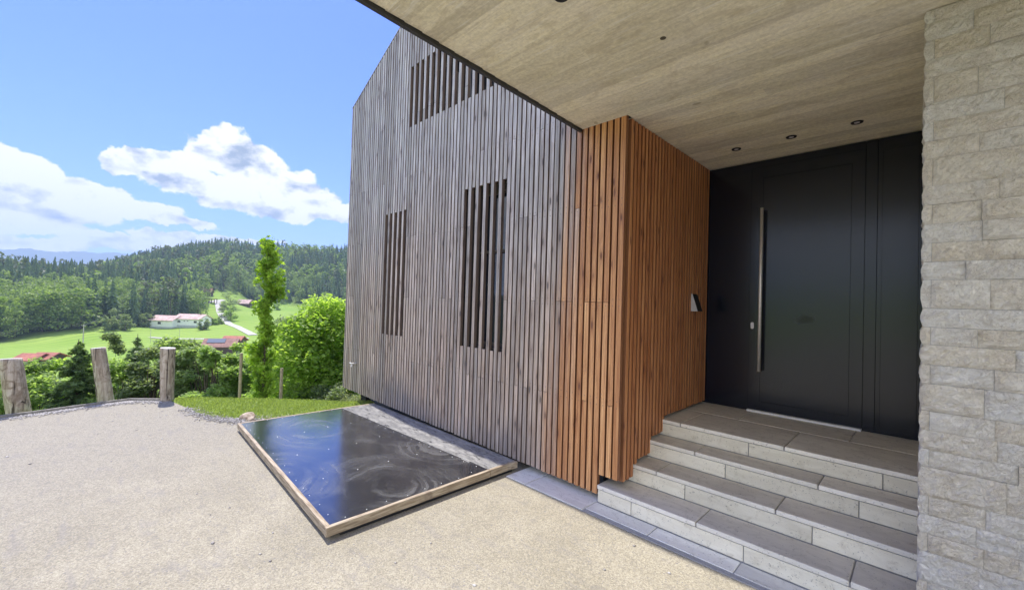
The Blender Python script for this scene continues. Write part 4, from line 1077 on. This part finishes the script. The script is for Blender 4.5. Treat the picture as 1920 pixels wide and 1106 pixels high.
# columnar young tree with its two stakes on the lawn edge
cp = at(492, 757, 8.2); cz = ground_z(cp[0], cp[1])
yt = empty('young_columnar_tree', (cp[0], cp[1], cz), label='slender young tree with bright lime green leaves behind the lawn', cat='tree')
H = (at(492, 455, 8.2)[2] - cz)
def col_tree():
    P = []; T = []; mb = MB(); g = np.random.default_rng(21)
    mb.tube([(0, 0, -.2), (.02, 0, H * .5), (.0, .01, H * .98)], [.028, .018, .004], 7, cap=False)
    # crown offset profile: (height fraction, half width, sideways shift)
    hs = np.array([0, .10, .25, .32, .40, .55, .66, .72, .82, .90, .96, 1.0]); ws = np.array([.16, .20, .24, .36, .30, .24, .30, .34, .26, .32, .20, .04]); sh = np.array([.02, 0, -.02, -.04, -.02, -.03, .02, .06, .02, .08, .04, 0.])
    nb_ = 130
    for i in range(nb_):
        t = (i + .5) / nb_; zz = H * t; w = np.interp(t, hs, ws) * .82 * g.uniform(.45, 1.25) ; s = np.interp(t, hs, sh); a = g.uniform(0, 6.28); m_ = int(44 * max(.5, w / .25)); tone0 = g.uniform(.15, .85)
        u = g.random(m_); ln = w
        c = np.stack([s * RH[0] + math.cos(a) * ln * u, s * RH[1] + math.sin(a) * ln * u, zz + .10 * u + g.normal(0, .04, m_)], 1) + g.normal(0, .035, (m_, 3))
        P.append(c); T.append(np.clip(tone0 + g.normal(0, .2, m_), 0, 1))
        mb.tube([(0, 0, max(0, zz - .12)), (s * RH[0] + math.cos(a) * ln * .8, s * RH[1] + math.sin(a) * ln * .8, zz + .06)], [.007, .002], 4, cap=False)
    P = np.concatenate(P); V, Q, T2 = leaves(P, .047, .25, 1, np.concatenate(T), 'star'); link('crown', np_mesh('crown', V, Q, L_LIME, tone=T2), yt)
    mb.build('trunk', BARK, yt)
col_tree()
STAKE = flat('stake wood', (0.40, 0.32, 0.22), 0.85, 0, 0.25, 25)
for px, top, lab in ((449, 662, 'bare wooden stake left of the lime green young tree'), (526, 690, 'bare wooden stake right of the lime green young tree')):
    b_ = at(px, 752, 7.9); gz = ground_z(b_[0], b_[1]); tz = at(px, top, 7.9)[2]
    mb = MB(); mb.tube([(0, 0, -.2), (0, 0, tz - gz)], [.030, .027], 10); o = mb.build('tree_stake', STAKE, loc=(b_[0], b_[1], gz), label=lab, cat='stake', group='stakes of the young tree')

# shrubs and trees on the bank below the terrace
def shrub(name, px, F, toppy, w, m, label, **k):
    p, h = bank(px, F, toppy); return broad_tree(name, p[0], p[1], p[2] - .1, h * (1.13 if name == 'shrub' and toppy > 640 and h > 1.5 and px > 150 else 1.0), w, m, label, **k)
shrub('shrub', -25, 11.5, 668, 2.2, L_MID, 'dark shrub cut by the left edge of the frame behind the first post', n=9000, cat='shrub', stems=3, seed=1)
shrub('shrub', 55, 12.5, 672, 2.6, L_MID, 'low rounded shrub between the first log post and the dark spruce', n=16000, cat='shrub', stems=4, seed=2)
shrub('shrub', 105, 14.0, 670, 2.2, L_MAPLE, 'yellow green shrub just left of the dark spruce', n=12000, cat='shrub', stems=3, seed=3)
p, h = bank(152, 12.0, 636); spruce_near(p[0], p[1], p[2], h, 2.6, L_SPR, 'small dark spruce rising left of the middle log post', n=22000, seed=3)
p, h = bank(262, 15.0, 626); 
o_ = spruce_near(p[0], p[1], p[2], h, 3.0, L_PINE, 'bluish young pine between the middle and right log posts', n=26000, seed=6); o_.name = 'pine_tree'
shrub('shrub', 217, 15.5, 648, 2.2, L_HAZEL, 'pale shrub close behind the top of the middle log post', n=14000, cat='shrub', stems=3, seed=7)
shrub('shrub', 240, 12.5, 690, 2.2, L_MID, 'low leafy shrub at the foot of the bluish pine', n=13000, cat='shrub', stems=3, seed=17)
shrub('shrub', 352, 14.0, 652, 2.5, L_DARK, 'dark green shrub just right of the straight log post', n=20000, cat='shrub', stems=4, seed=8)
shrub('shrub', 398, 13.0, 664, 2.3, L_DARK, 'dark green shrub in the middle of the gap before the young tree', n=20000, cat='shrub', stems=4, seed=9)
shrub('shrub', 432, 14.5, 664, 2.3, L_MID, 'dark green shrub right behind the left tree stake', n=14000, cat='shrub', stems=4, seed=10)
shrub('shrub', 416, 11.8, 662, 1.7, L_MID, 'rounded green shrub just left of the left tree stake', n=16000, cat='shrub', stems=3, seed=61)
shrub('shrub', 300, 12.5, 668, 1.7, L_HAZEL, 'pale green shrub between the bluish pine and the straight log post', n=14000, cat='shrub', stems=3, seed=62)
shrub('shrub', 322, 17.0, 668, 2.2, L_MID, 'leafy shrub hidden behind the straight log post', n=10000, cat='shrub', stems=3, seed=14)
shrub('shrub', 500, 13.5, 672, 2.0, L_MID, 'shrub glimpsed behind the foot of the young tree', n=12000, cat='shrub', stems=3, seed=11)
shrub('maple_tree', 598, 10.4, 553, 3.1, L_MAPLE, 'full leafy maple beside the left corner of the house', leaf=.068, n=26000, nl=85, cat='tree', low=.02, trunk_r=.10, seed=12, shell=.72, top=.80)
shrub('maple_tree', 548, 12.5, 622, 2.3, L_MAPLE, 'lower leafy maple between the young tree and the full maple', leaf=.075, n=14000, nl=46, cat='tree', low=.02, trunk_r=.06, seed=13, shell=.72, top=.80)
shrub('maple_tree', 668, 11.5, 560, 3.0, L_MAPLE, 'leafy maple half hidden behind the house corner', leaf=.075, n=15000, nl=50, cat='tree', low=.02, trunk_r=.08, seed=15, shell=.72, top=.80)
shrub('shrub', 630, 9.0, 712, 1.4, L_HAZEL, 'low pale weedy bush at the foot of the maple', leaf=.035, n=9000, cat='shrub', stems=4, seed=16)
shrub('shrub', 575, 9.6, 716, 1.8, L_MID, 'low bush along the far edge of the lawn', leaf=.05, n=10000, cat='shrub', stems=4, seed=18)
for i, (px, F) in enumerate(((20, 19), (130, 20), (200, 21), (300, 22), (380, 20), (470, 19), (90, 24), (340, 26), (430, 25))):
    p, h = bank(px, F, 705 - 8 * (i % 3)); broad_tree('shrub', p[0], p[1], p[2] - .1, h, 3.4, L_MID if i % 2 else L_DARK, 'leafy shrub deep in the thicket below the drive', cat='shrub', n=8000, leaf=.09, group='thicket shrubs down the bank', stems=2, seed=30 + i)
shrub('bush', 560, 60, 590, 7.5, L_HAZEL, 'grey green bush seen between the young tree and the maple', leaf=.25, n=6000, cat='bush', seed=19, trunk_r=.15)

# wild flowers and weeds by the plinth
WEED = leaf_mat('weed stems', (0.16, 0.20, 0.07), (0.42, 0.42, 0.24), .3)
def weeds():
    P = []
    n = 500; px = rng.uniform(590, 690, n)
    V = []; T = []
    for i in range(n):
        b_ = at(px[i], 756, rng.uniform(7.3, 7.9)); z = ground_z(b_[0], b_[1]); h = rng.uniform(.08, .38) * (1 if px[i] > 640 else .5); a = rng.uniform(0, 6.28); lx = .12 * h * rng.normal(); ly = .12 * h * rng.normal(); w = .004
        V += [(b_[0] - w, b_[1], z), (b_[0] + w, b_[1], z), (b_[0] + lx, b_[1] + ly, z + h)]; T += [rng.random()] * 3
        for q in range(5):
            f = .5 + .5 * q / 4; c = np.array([b_[0] + lx * f, b_[1] + ly * f, z + h * f]); d = rng.normal(size=3) * .018
            V += [tuple(c), tuple(c + d), tuple(c + d + rng.normal(size=3) * .010)]; T += [rng.random() * .5 + .5] * 3
    V = np.array(V); link('weeds', np_mesh('weeds', V, np.arange(len(V)).reshape(-1, 3), WEED, tone=T), kind='stuff', label='pale dry weeds at the corner of the house plinth')
weeds()

# ------------------------------------------------------------------ forest
F_CON = leaf_mat('forest conifer', (0.055, 0.10, 0.05), (0.19, 0.27, 0.11), .25)
F_BRO = leaf_mat('forest broadleaf', (0.10, 0.165, 0.05), (0.32, 0.41, 0.13), .4)
F_PINE = leaf_mat('forest scots pine', (0.065, 0.09, 0.052), (0.20, 0.23, 0.12), .25)
def conifer_mesh(seed, h=1.0, wid=.28, lay=11, sp=9, extra=0):
    g = np.random.default_rng(seed); V = []; Q = []; T = []
    for l in range(lay):
        t = l / lay; z0 = .06 + .92 * t; R = wid / 2 * (1 - t) ** .8 * g.uniform(.82, 1.1) + .008; dz = 1.0 / lay * 1.5; k = max(5, int(sp * (1 - .45 * t))); a0 = g.uniform(0, 6.28)
        for i in range(k):
            a = a0 + 2 * math.pi * (i + g.uniform(-.25, .25)) / k; r = R * g.uniform(.7, 1.15); da = math.pi / k * 1.15; top = min(1.0, z0 + dz * .6)
            n = len(V); V += [(0, 0, top), (r * .55 * math.cos(a - da), r * .55 * math.sin(a - da), z0 + .018), (r * math.cos(a), r * math.sin(a), z0 - dz * .45 * g.uniform(.6, 1.1)), (r * .55 * math.cos(a + da), r * .55 * math.sin(a + da), z0 + .018)]
            Q.append((n, n + 1, n + 2, n + 3)); tt = g.uniform(.1, .9); T += [tt * .8, tt * .8, min(1, tt + .15), tt * .8]
    return np.array(V), np.array(Q), np.array(T)
def clump_mesh(seed, n, wid, leaf, low=.12, nl=12, shell=.6):
    g = np.random.default_rng(seed); L = []
    for i in range(nl):
        t = (i + .5) / nl; prof = math.sin(math.pi * (t * .8 + .17)) ** .6; a = i * 2.4 + g.uniform(-.4, .4); rr_ = wid / 2 * prof * .62; s = wid * g.uniform(.17, .27)
        L.append((rr_ * math.cos(a), rr_ * math.sin(a), low + (1 - low) * t - s * .25, s, s, s * .62))
    d = g.normal(size=(n, 3)); d /= np.linalg.norm(d, axis=1, keepdims=True); L = np.array(L); k = g.integers(0, nl, n); r = shell + (1.05 - shell) * g.random(n)
    P = L[k, :3] + d * r[:, None] * L[k, 3:]
    lt = g.uniform(.2, .8, nl)
    V, Q, T = leaves(P, leaf, .5, 1.3, np.clip(lt[k] + g.normal(0, .18, n), 0, 1))
    return V, Q, T
def trunk_mesh(r=.012, h=.5):
    mb = MB(); mb.tube([(0, 0, -.05), (0, 0, h)], [r, r * .6], 5, cap=False); return mb.mesh('trunk', BARK)
def forest():
    protoC = [conifer_mesh(i, 1, .32 + .035 * i, 15, 12) for i in range(4)]
    protoB = [clump_mesh(50 + i, 950, .62, .040, .10, 18) for i in range(4)]
    protoP = [clump_mesh(80 + i, 500, .42, .036, .42, 11, .3) for i in range(2)]
    mC = [np_mesh('crown', *p[:2], F_CON, tone=p[2]) for p in protoC]
    mB = [np_mesh('crown', *p[:2], F_BRO, tone=p[2]) for p in protoB]
    mP = [np_mesh('crown', *p[:2], F_PINE, tone=p[2]) for p in protoP]
    lowC = [conifer_mesh(20 + i, 1, .34 + .02 * i, 8, 8) for i in range(6)]
    lowB = [clump_mesh(60 + i, 120, .62, .11, .08, 9) for i in range(6)]
    tk = trunk_mesh()
    g = np.random.default_rng(99)
    # candidate trees on a jittered grid in (R, F)
    out = []
    step = 5.6
    Rg, Fg = np.meshgrid(np.arange(-760, 10, step), np.arange(140, 640, step))
    R = (Rg + g.uniform(-.45, .45, Rg.shape) * step).ravel(); F = (Fg + g.uniform(-.45, .45, Rg.shape) * step).ravel()
    px = 960 + FPX * R / F; k = (px > -60) & (px < 720); R, F, px = R[k], F[k], px[k]
    X = R * RH[0] + F * FH[0]; Y = R * RH[1] + F * FH[1]
    fm, _, _ = forest_mask(X, Y); k = fm > 0; X, Y, F, px, fm = X[k], Y[k], F[k], px[k], fm[k]
    Z = terr(X, Y)
    # patches of broadleaf / conifer / pine
    pn = np.sin(X * .021 + 1.3) * np.cos(Y * .027 + .4) + .6 * np.sin(X * .057 + Y * .043) + g.normal(0, .38, len(X))
    kind = np.where(pn > .15, 1, 0); kind = np.where((kind == 0) & (g.random(len(X)) < .10), 2, kind)
    edge = fm < 11
    kind = np.where(edge & (px < 165), 1, kind); kind = np.where(edge & (px > 165) & (px < 345), np.where(g.random(len(X)) < .25, 2, 0), kind)
    kind = np.where(edge & (px >= 345) & (px < 390), 1, kind); kind = np.where(edge & (px > 390) & (g.random(len(X)) < .7), 0, kind)
    kind = np.where((kind == 0) & (g.random(len(X)) < .12), 1, kind)
    hgt = np.where(kind == 1, g.uniform(10, 15, len(X)), g.uniform(13, 21, len(X)))
    hgt = np.where((F > 330), hgt * .80, hgt); hgt = np.where(edge & (px > 165) & (px < 345), hgt * 1.12, hgt); hgt = np.where(edge & (px < 165), g.uniform(13, 18, len(X)), hgt)
    # thin out: broadleaf crowns need room; drop those behind the skyline
    keep = (g.random(len(X)) < np.where(kind == 1, .55, .80)) & (F < 600); keep |= edge & (g.random(len(X)) < .8)
    X, Y, Z, F, px, kind, hgt, fm = (a[keep] for a in (X, Y, Z, F, px, kind, hgt, fm))
    order = np.argsort(fm + F * .25 - hgt * 0.5); inview = (px[order] > -20) & (px[order] < 655); order = np.concatenate([order[inview], order[~inview]])
    names = {0: ('spruce_tree', 'dark pointed spruce in the forest edge beyond the meadow', 'forest edge spruces', F_CON), 1: ('broadleaf_tree', 'rounded green broadleaf tree in the forest beyond the meadow', 'forest broadleaf trees', F_BRO),
             2: ('pine_tree', 'dull green pine among the spruces of the far forest', 'forest pines', F_PINE)}
    ind = order[:290]; rest = order[290:]
    for i in ind:
        nm, lab, grp, _ = names[int(kind[i])]; h = float(hgt[i]); me = (mC, mB, mP)[int(kind[i])]; me = me[int(g.integers(0, len(me)))]
        r = empty(nm, (float(X[i]), float(Y[i]), float(Z[i])), float(g.uniform(0, 6.28)), label=lab, cat='tree', group=grp); w = h * float(g.uniform(.85, 1.25)); r.scale = (w, w, h)
        link('crown', me, r); link('trunk', tk, r)
    VV = []; QQ = []; TT = []; MI = []; off = 0
    for i in rest:
        kd = int(kind[i]); p = (lowC if kd == 0 else lowB)[int(g.integers(0, 6))]; h = hgt[i]; a = g.uniform(0, 6.28); c, s = math.cos(a), math.sin(a); w = h * g.uniform(.85, 1.3)
        if kd == 2: w *= .7
        V = p[0]; x = (V[:, 0] * c - V[:, 1] * s) * w + X[i]; y = (V[:, 0] * s + V[:, 1] * c) * w + Y[i]; z = V[:, 2] * h + Z[i]
        VV.append(np.stack([x, y, z], 1)); QQ.append(p[1] + off); TT.append(np.clip(p[2] * .75 + g.uniform(-.1, .3), 0, 1)); MI.append(np.full(len(p[1]), kd)); off += len(V)
    me = np_mesh('forest', np.concatenate(VV), np.concatenate(QQ), [F_CON, F_BRO, F_PINE], tone=np.concatenate(TT), matidx=np.concatenate(MI))
    link('forest', me, kind='stuff', label='mixed forest covering the hillside up to the skyline'); print('forest', len(rest), len(me.polygons))
forest()

# ------------------------------------------------------------------ valley: houses, road, poles, orchard trees
ROAD = flat('pale track', (0.46, 0.44, 0.40), 0.95, 0, 0.12, 0.5)
def ribbon(name, cl, w, m):
    P = [gat(px, F) for px, F in cl]; pts = []
    for a, b in zip(P[:-1], P[1:]):
        n = max(2, int(np.linalg.norm(b - a) / 3))
        for i in range(n): q = a + (b - a) * i / n; pts.append(q)
    pts.append(P[-1]); V = []
    for i, q in enumerate(pts):
        d = pts[min(i + 1, len(pts) - 1)] - pts[max(i - 1, 0)]; d[2] = 0; d /= np.linalg.norm(d) + 1e-9; s = np.array([-d[1], d[0], 0])
        for k in (-.5, .5): v = q + s * w * k; V.append((v[0], v[1], ground_z(v[0], v[1]) + .18))
    Fc = [(2 * i, 2 * i + 1, 2 * i + 3, 2 * i + 2) for i in range(len(pts) - 1)]
    me = bpy.data.meshes.new(name); me.from_pydata(V, [], Fc); me.materials.append(m); link(name, me, kind='structure')
ribbon('road', [(408, 292), (413, 262), (418, 240), (424, 222), (432, 210), (448, 202), (462, 190), (478, 176)], 3.4, ROAD)
ribbon('path', [(285, 163), (340, 160), (400, 160), (440, 162), (470, 166)], 2.2, ROAD)
ribbon('road', [(385, 276), (398, 284), (410, 290), (420, 298)], 3.0, ROAD)
WALLW = flat('white render', (0.78, 0.82, 0.80), 0.85, 0, 0.04, 1.0); BASEW = flat('grey render base', (0.42, 0.46, 0.44), 0.9)
ROOFP = flat('faded red tiles', (0.52, 0.37, 0.33), 0.85, 0, 0.28, 0.7); ROOFR = flat('red tiles', (0.34, 0.115, 0.075), 0.8, 0, 0.3, 1.2); ROOFB = flat('brown tiles', (0.25, 0.125, 0.10), 0.8, 0, 0.3, 1.2)
WOODD = flat('dark boards', (0.085, 0.055, 0.04), 0.85, 0, 0.3, 1.0); WIND = flat('dark window', (0.03, 0.035, 0.04), 0.2); SOLAR = flat('solar panel', (0.16, 0.18, 0.23), 0.9, spec=0.05); GREYB = flat('grey boards', (0.22, 0.24, 0.25), 0.9, 0, 0.2, 1.0)
def house_at(name, px, F, yaw, L, W, hw, hr, wallm, roofm, label, cat, over=.6, base=None, wins=(), extra=None):
    p = gat(px, F); r = empty(name, tuple(p), yaw, label=label, cat=cat)
    mb = MB(); mb.box(-L / 2, L / 2, -W / 2, W / 2, -1.5, hw)
    n = len(mb.v); mb.v += [(-L / 2, -W / 2, hw), (-L / 2, W / 2, hw), (-L / 2, 0, hw + hr - .05), (L / 2, -W / 2, hw), (L / 2, W / 2, hw), (L / 2, 0, hw + hr - .05)]; mb.f += [(n, n + 1, n + 2), (n + 3, n + 5, n + 4)]; mb.m += [0, 0]
    mb.build('wall', wallm, r)
    if base: mb = MB(); mb.box(-L / 2 - .06, L / 2 + .06, -W / 2 - .06, W / 2 + .06, -1.6, base); mb.build('base', BASEW, r)
    mb = MB(); k = over * hr / (W / 2)
    for s in (-1, 1):
        P = [(-L / 2 - over, s * (W / 2 + over), hw - k), (L / 2 + over, s * (W / 2 + over), hw - k), (L / 2 + over, 0, hw + hr), (-L / 2 - over, 0, hw + hr)]
        mb.quadbox(P + [(a, b, c + .22) for a, b, c in P])
    rf = mb.build('roof', roofm, r)
    for x, z, w, h in wins:
        mb = MB(); mb.box(x - w / 2, x + w / 2, -W / 2 - .08, -W / 2 + .05, z, z + h); o = mb.build('window', WALLW, r)
        mb = MB(); mb.box(x - w / 2 + .12, x - .04, -W / 2 - .11, -W / 2 - .085, z + .12, z + h - .12); mb.box(x + .04, x + w / 2 - .12, -W / 2 - .11, -W / 2 - .085, z + .12, z + h - .12); mb.build('pane', WIND, o)
    if extra: extra(r, rf)
    return r
face = math.atan2(RH[1], RH[0])
def ex_farm(r, rf):
    mb = MB(); mb.box(3.6, 4.3, -.35, .35, 4.3, 6.2); mb.build('chimney', WOODD, rf)
YAW = face - .06
house_at('farmhouse', 364, 201, YAW, 12.6, 7.5, 3.9, 1.9, WALLW, ROOFP, 'long low white house with a pale red roof and chimney in the meadow, right half', 'house', base=.8,
         wins=[(-3.6, 1.9, 1.6, 1.2), (-.9, 2.5, .9, .6), (.6, 2.5, .9, .6), (4.4, 1.9, 1.6, 1.2)], extra=ex_farm)
house_at('farmhouse', 317, 199, YAW, 11.2, 7.5, 3.9, 1.9, WALLW, ROOFP, 'white wing with a pale red roof at the left of the low meadow house', 'house', base=.8, wins=[(-.6, 1.9, 1.7, 1.3)])
p = gat(341, 201); pc = empty('carport', tuple(p), YAW, label='dark open porch between the two halves of the white meadow house', cat='porch')
mb = MB(); mb.box(-1.4, 1.4, -1.6, 1.6, 0, 3.6); mb.build('recess', WOODD, pc)
def solar(rf):
    hw, hr, W = 2.2, 1.9, 7.0
    mb = MB(); f = lambda y: hw + hr * (1 - abs(y) / (W / 2)) + .30
    mb.quadbox([(-3.4, -2.2, f(-2.2)), (1.2, -2.2, f(-2.2)), (1.2, -.4, f(-.4)), (-3.4, -.4, f(-.4)), (-3.4, -2.2, f(-2.2) + .12), (1.2, -2.2, f(-2.2) + .12), (1.2, -.4, f(-.4) + .12), (-3.4, -.4, f(-.4) + .12)]); mb.build('solar_panel', SOLAR, rf)
house_at('barn', 420, 128, face + .38, 8.0, 7.0, 2.2, 1.9, WOODD, ROOFB, 'brown roofed barn with grey solar panels behind the shrubs', 'barn', over=.5,
         extra=lambda r, rf: solar(rf))
house_at('barn', 443, 138, face + .2, 5.0, 6.0, 2.6, 1.4, WOODD, ROOFR, 'bright red roofed shed joined to the right of the solar barn', 'barn', over=.5)
house_at('barn', 70, 100, face + .12, 3.4, 5.0, 1.9, 1.0, GREYB, ROOFR, 'long shed with a dull red roof seen behind the leftmost log post', 'barn', over=.8)
house_at('barn', 97, 102, face + .12, 3.2, 5.0, 1.9, 1.0, WOODD, ROOFR, 'open dark shed with a red roof left of the small spruce', 'barn', over=.8)
house_at('hut', 388, 300, face + .3, 6, 5, 2.4, 2.4, WOODD, ROOFB, 'dark wooden hut at the forest edge above the track', 'hut')
house_at('cottage', 461, 300, face - .1, 9, 6, 2.0, 2.4, WOODD, ROOFP, 'pink roofed cottage half hidden by the young tree', 'cottage')
p = gat(395, 280); sh = empty('open_shelter', tuple(p), face, label='low open timber shelter beside the track below the hut', cat='shelter')
mb = MB(); mb.box(-3.8, 3.8, -1.5, 1.5, 2.3, 2.7); mb.build('roof', WOODD, sh)
for sx in (-3.5, 0, 3.5):
    for sy in (-1.2, 1.2): mb = MB(); mb.box(sx - .15, sx + .15, sy - .15, sy + .15, -.5, 2.3); mb.build('post', WOODD, sh)
def small_tree(px, F, h, w, m, label, cat='tree', n=1800, leaf=.35, name='orchard_tree', seed=1):
    p = gat(px, F); return broad_tree(name, p[0], p[1], p[2], h, w, m, label, cat=cat, leaf=leaf, n=n, nl=16, seed=seed, trunk_r=.15, low=.12)
small_tree(208, 172, 6.5, 7, L_HAZEL, 'pale orchard tree leftmost at the meadow edge near the utility pole', seed=41)
small_tree(223, 178, 8.5, 7, L_HAZEL, 'taller pale orchard tree second from the utility pole', seed=42)
small_tree(238, 176, 7, 6, L_HAZEL, 'pale orchard tree third from the utility pole at the meadow edge', seed=43)
small_tree(274, 195, 6.5, 6.5, L_HAZEL, 'rounded pale tree just left of the white meadow house', seed=44)
small_tree(386, 188, 5.0, 5.5, L_HAZEL, 'little round tree on the grass right of the white meadow house', seed=45)
small_tree(402, 206, 3.0, 5.5, L_MID, 'low bush between the white house and the track', cat='bush', name='bush', seed=46)
small_tree(412, 208, 3.2, 5.0, L_DARK, 'dark low bush touching the bend of the track', cat='bush', name='bush', seed=47)
small_tree(433, 272, 11, 13, L_HAZEL, 'broad pale tree beside the pink roofed cottage', seed=48, n=2600)
small_tree(426, 262, 6, 6, L_MID, 'small dark tree in front of the broad pale tree by the cottage', seed=49)
small_tree(427, 236, 9, 9, L_HAZEL, 'grey green tree right of the climbing track', seed=50, n=2400)
small_tree(434, 222, 8, 8, L_MID, 'darker tree just below the grey green one beside the track', seed=51)
small_tree(376, 262, 8, 8, L_MID, 'leafy tree at the forest corner behind the white meadow house', seed=52)
small_tree(520, 300, 5, 6, L_MID, 'small bush out in the bright upper meadow', cat='bush', name='bush', seed=53)
small_tree(352, 300, 17, 12, L_MID, 'tall leafy tree at the tip of the forest', seed=54, n=3000, leaf=.5)
POLE = flat('pole wood', (0.42, 0.40, 0.37), 0.9)
def pole(px, F, h, label, r=.14, wires=False):
    p = gat(px, F); t = empty('utility_pole', tuple(p), face, label=label, cat='pole'); mb = MB(); mb.tube([(0, 0, -.5), (0, 0, h)], [r, r * .75], 8); mb.build('mast', POLE, t)
    if wires: mb = MB(); mb.box(-.7, .7, -.06, .06, h - .5, h - .35); mb.build('crossarm', POLE, t)
    return p + np.array([0, 0, h - .4])
a = pole(160, 140, 7.2, 'pale utility pole standing in the meadow before the forest', .16, True)
pole(286, 150, 5.2, 'thin pole in the meadow below the left end of the white house', .07); pole(340, 150, 5.0, 'thin pole in the meadow below the middle of the white house', .07)
b_ = gat(225, 205) + np.array([0, 0, 6.5])
mb = MB(); pts = [Vector(a).lerp(Vector(b_), t) - Vector((0, 0, 3 * t * (1 - t))) for t in np.linspace(0, 1, 9)]; mb.tube(pts, [.02] * 9, 5); mb.build('power_line', flat('cable', (0.3, 0.3, 0.3), 0.6), label='thin cable running from the utility pole into the orchard trees', cat='cable')

# ------------------------------------------------------------------ air
hz = MB(); hz.box(-4800, 4800, -4800, 4800, -90, 420)
hm = bpy.data.materials.new('haze air'); hm.use_nodes = True; ht = NT(hm.node_tree); ht.n.clear()
pv = ht.new('ShaderNodeVolumePrincipled', {'Color': (0.52, 0.70, 1.0, 1), 'Density': 0.00030, 'Anisotropy': 0.0}); oo = ht.n.new('ShaderNodeOutputMaterial'); ht.l.new(pv.outputs[0], oo.inputs['Volume'])
hm.cycles.homogeneous_volume = True if hasattr(hm, 'cycles') and hasattr(hm.cycles, 'homogeneous_volume') else False
hz.build('haze', hm, kind='stuff', label='thin blue summer haze over the valley')
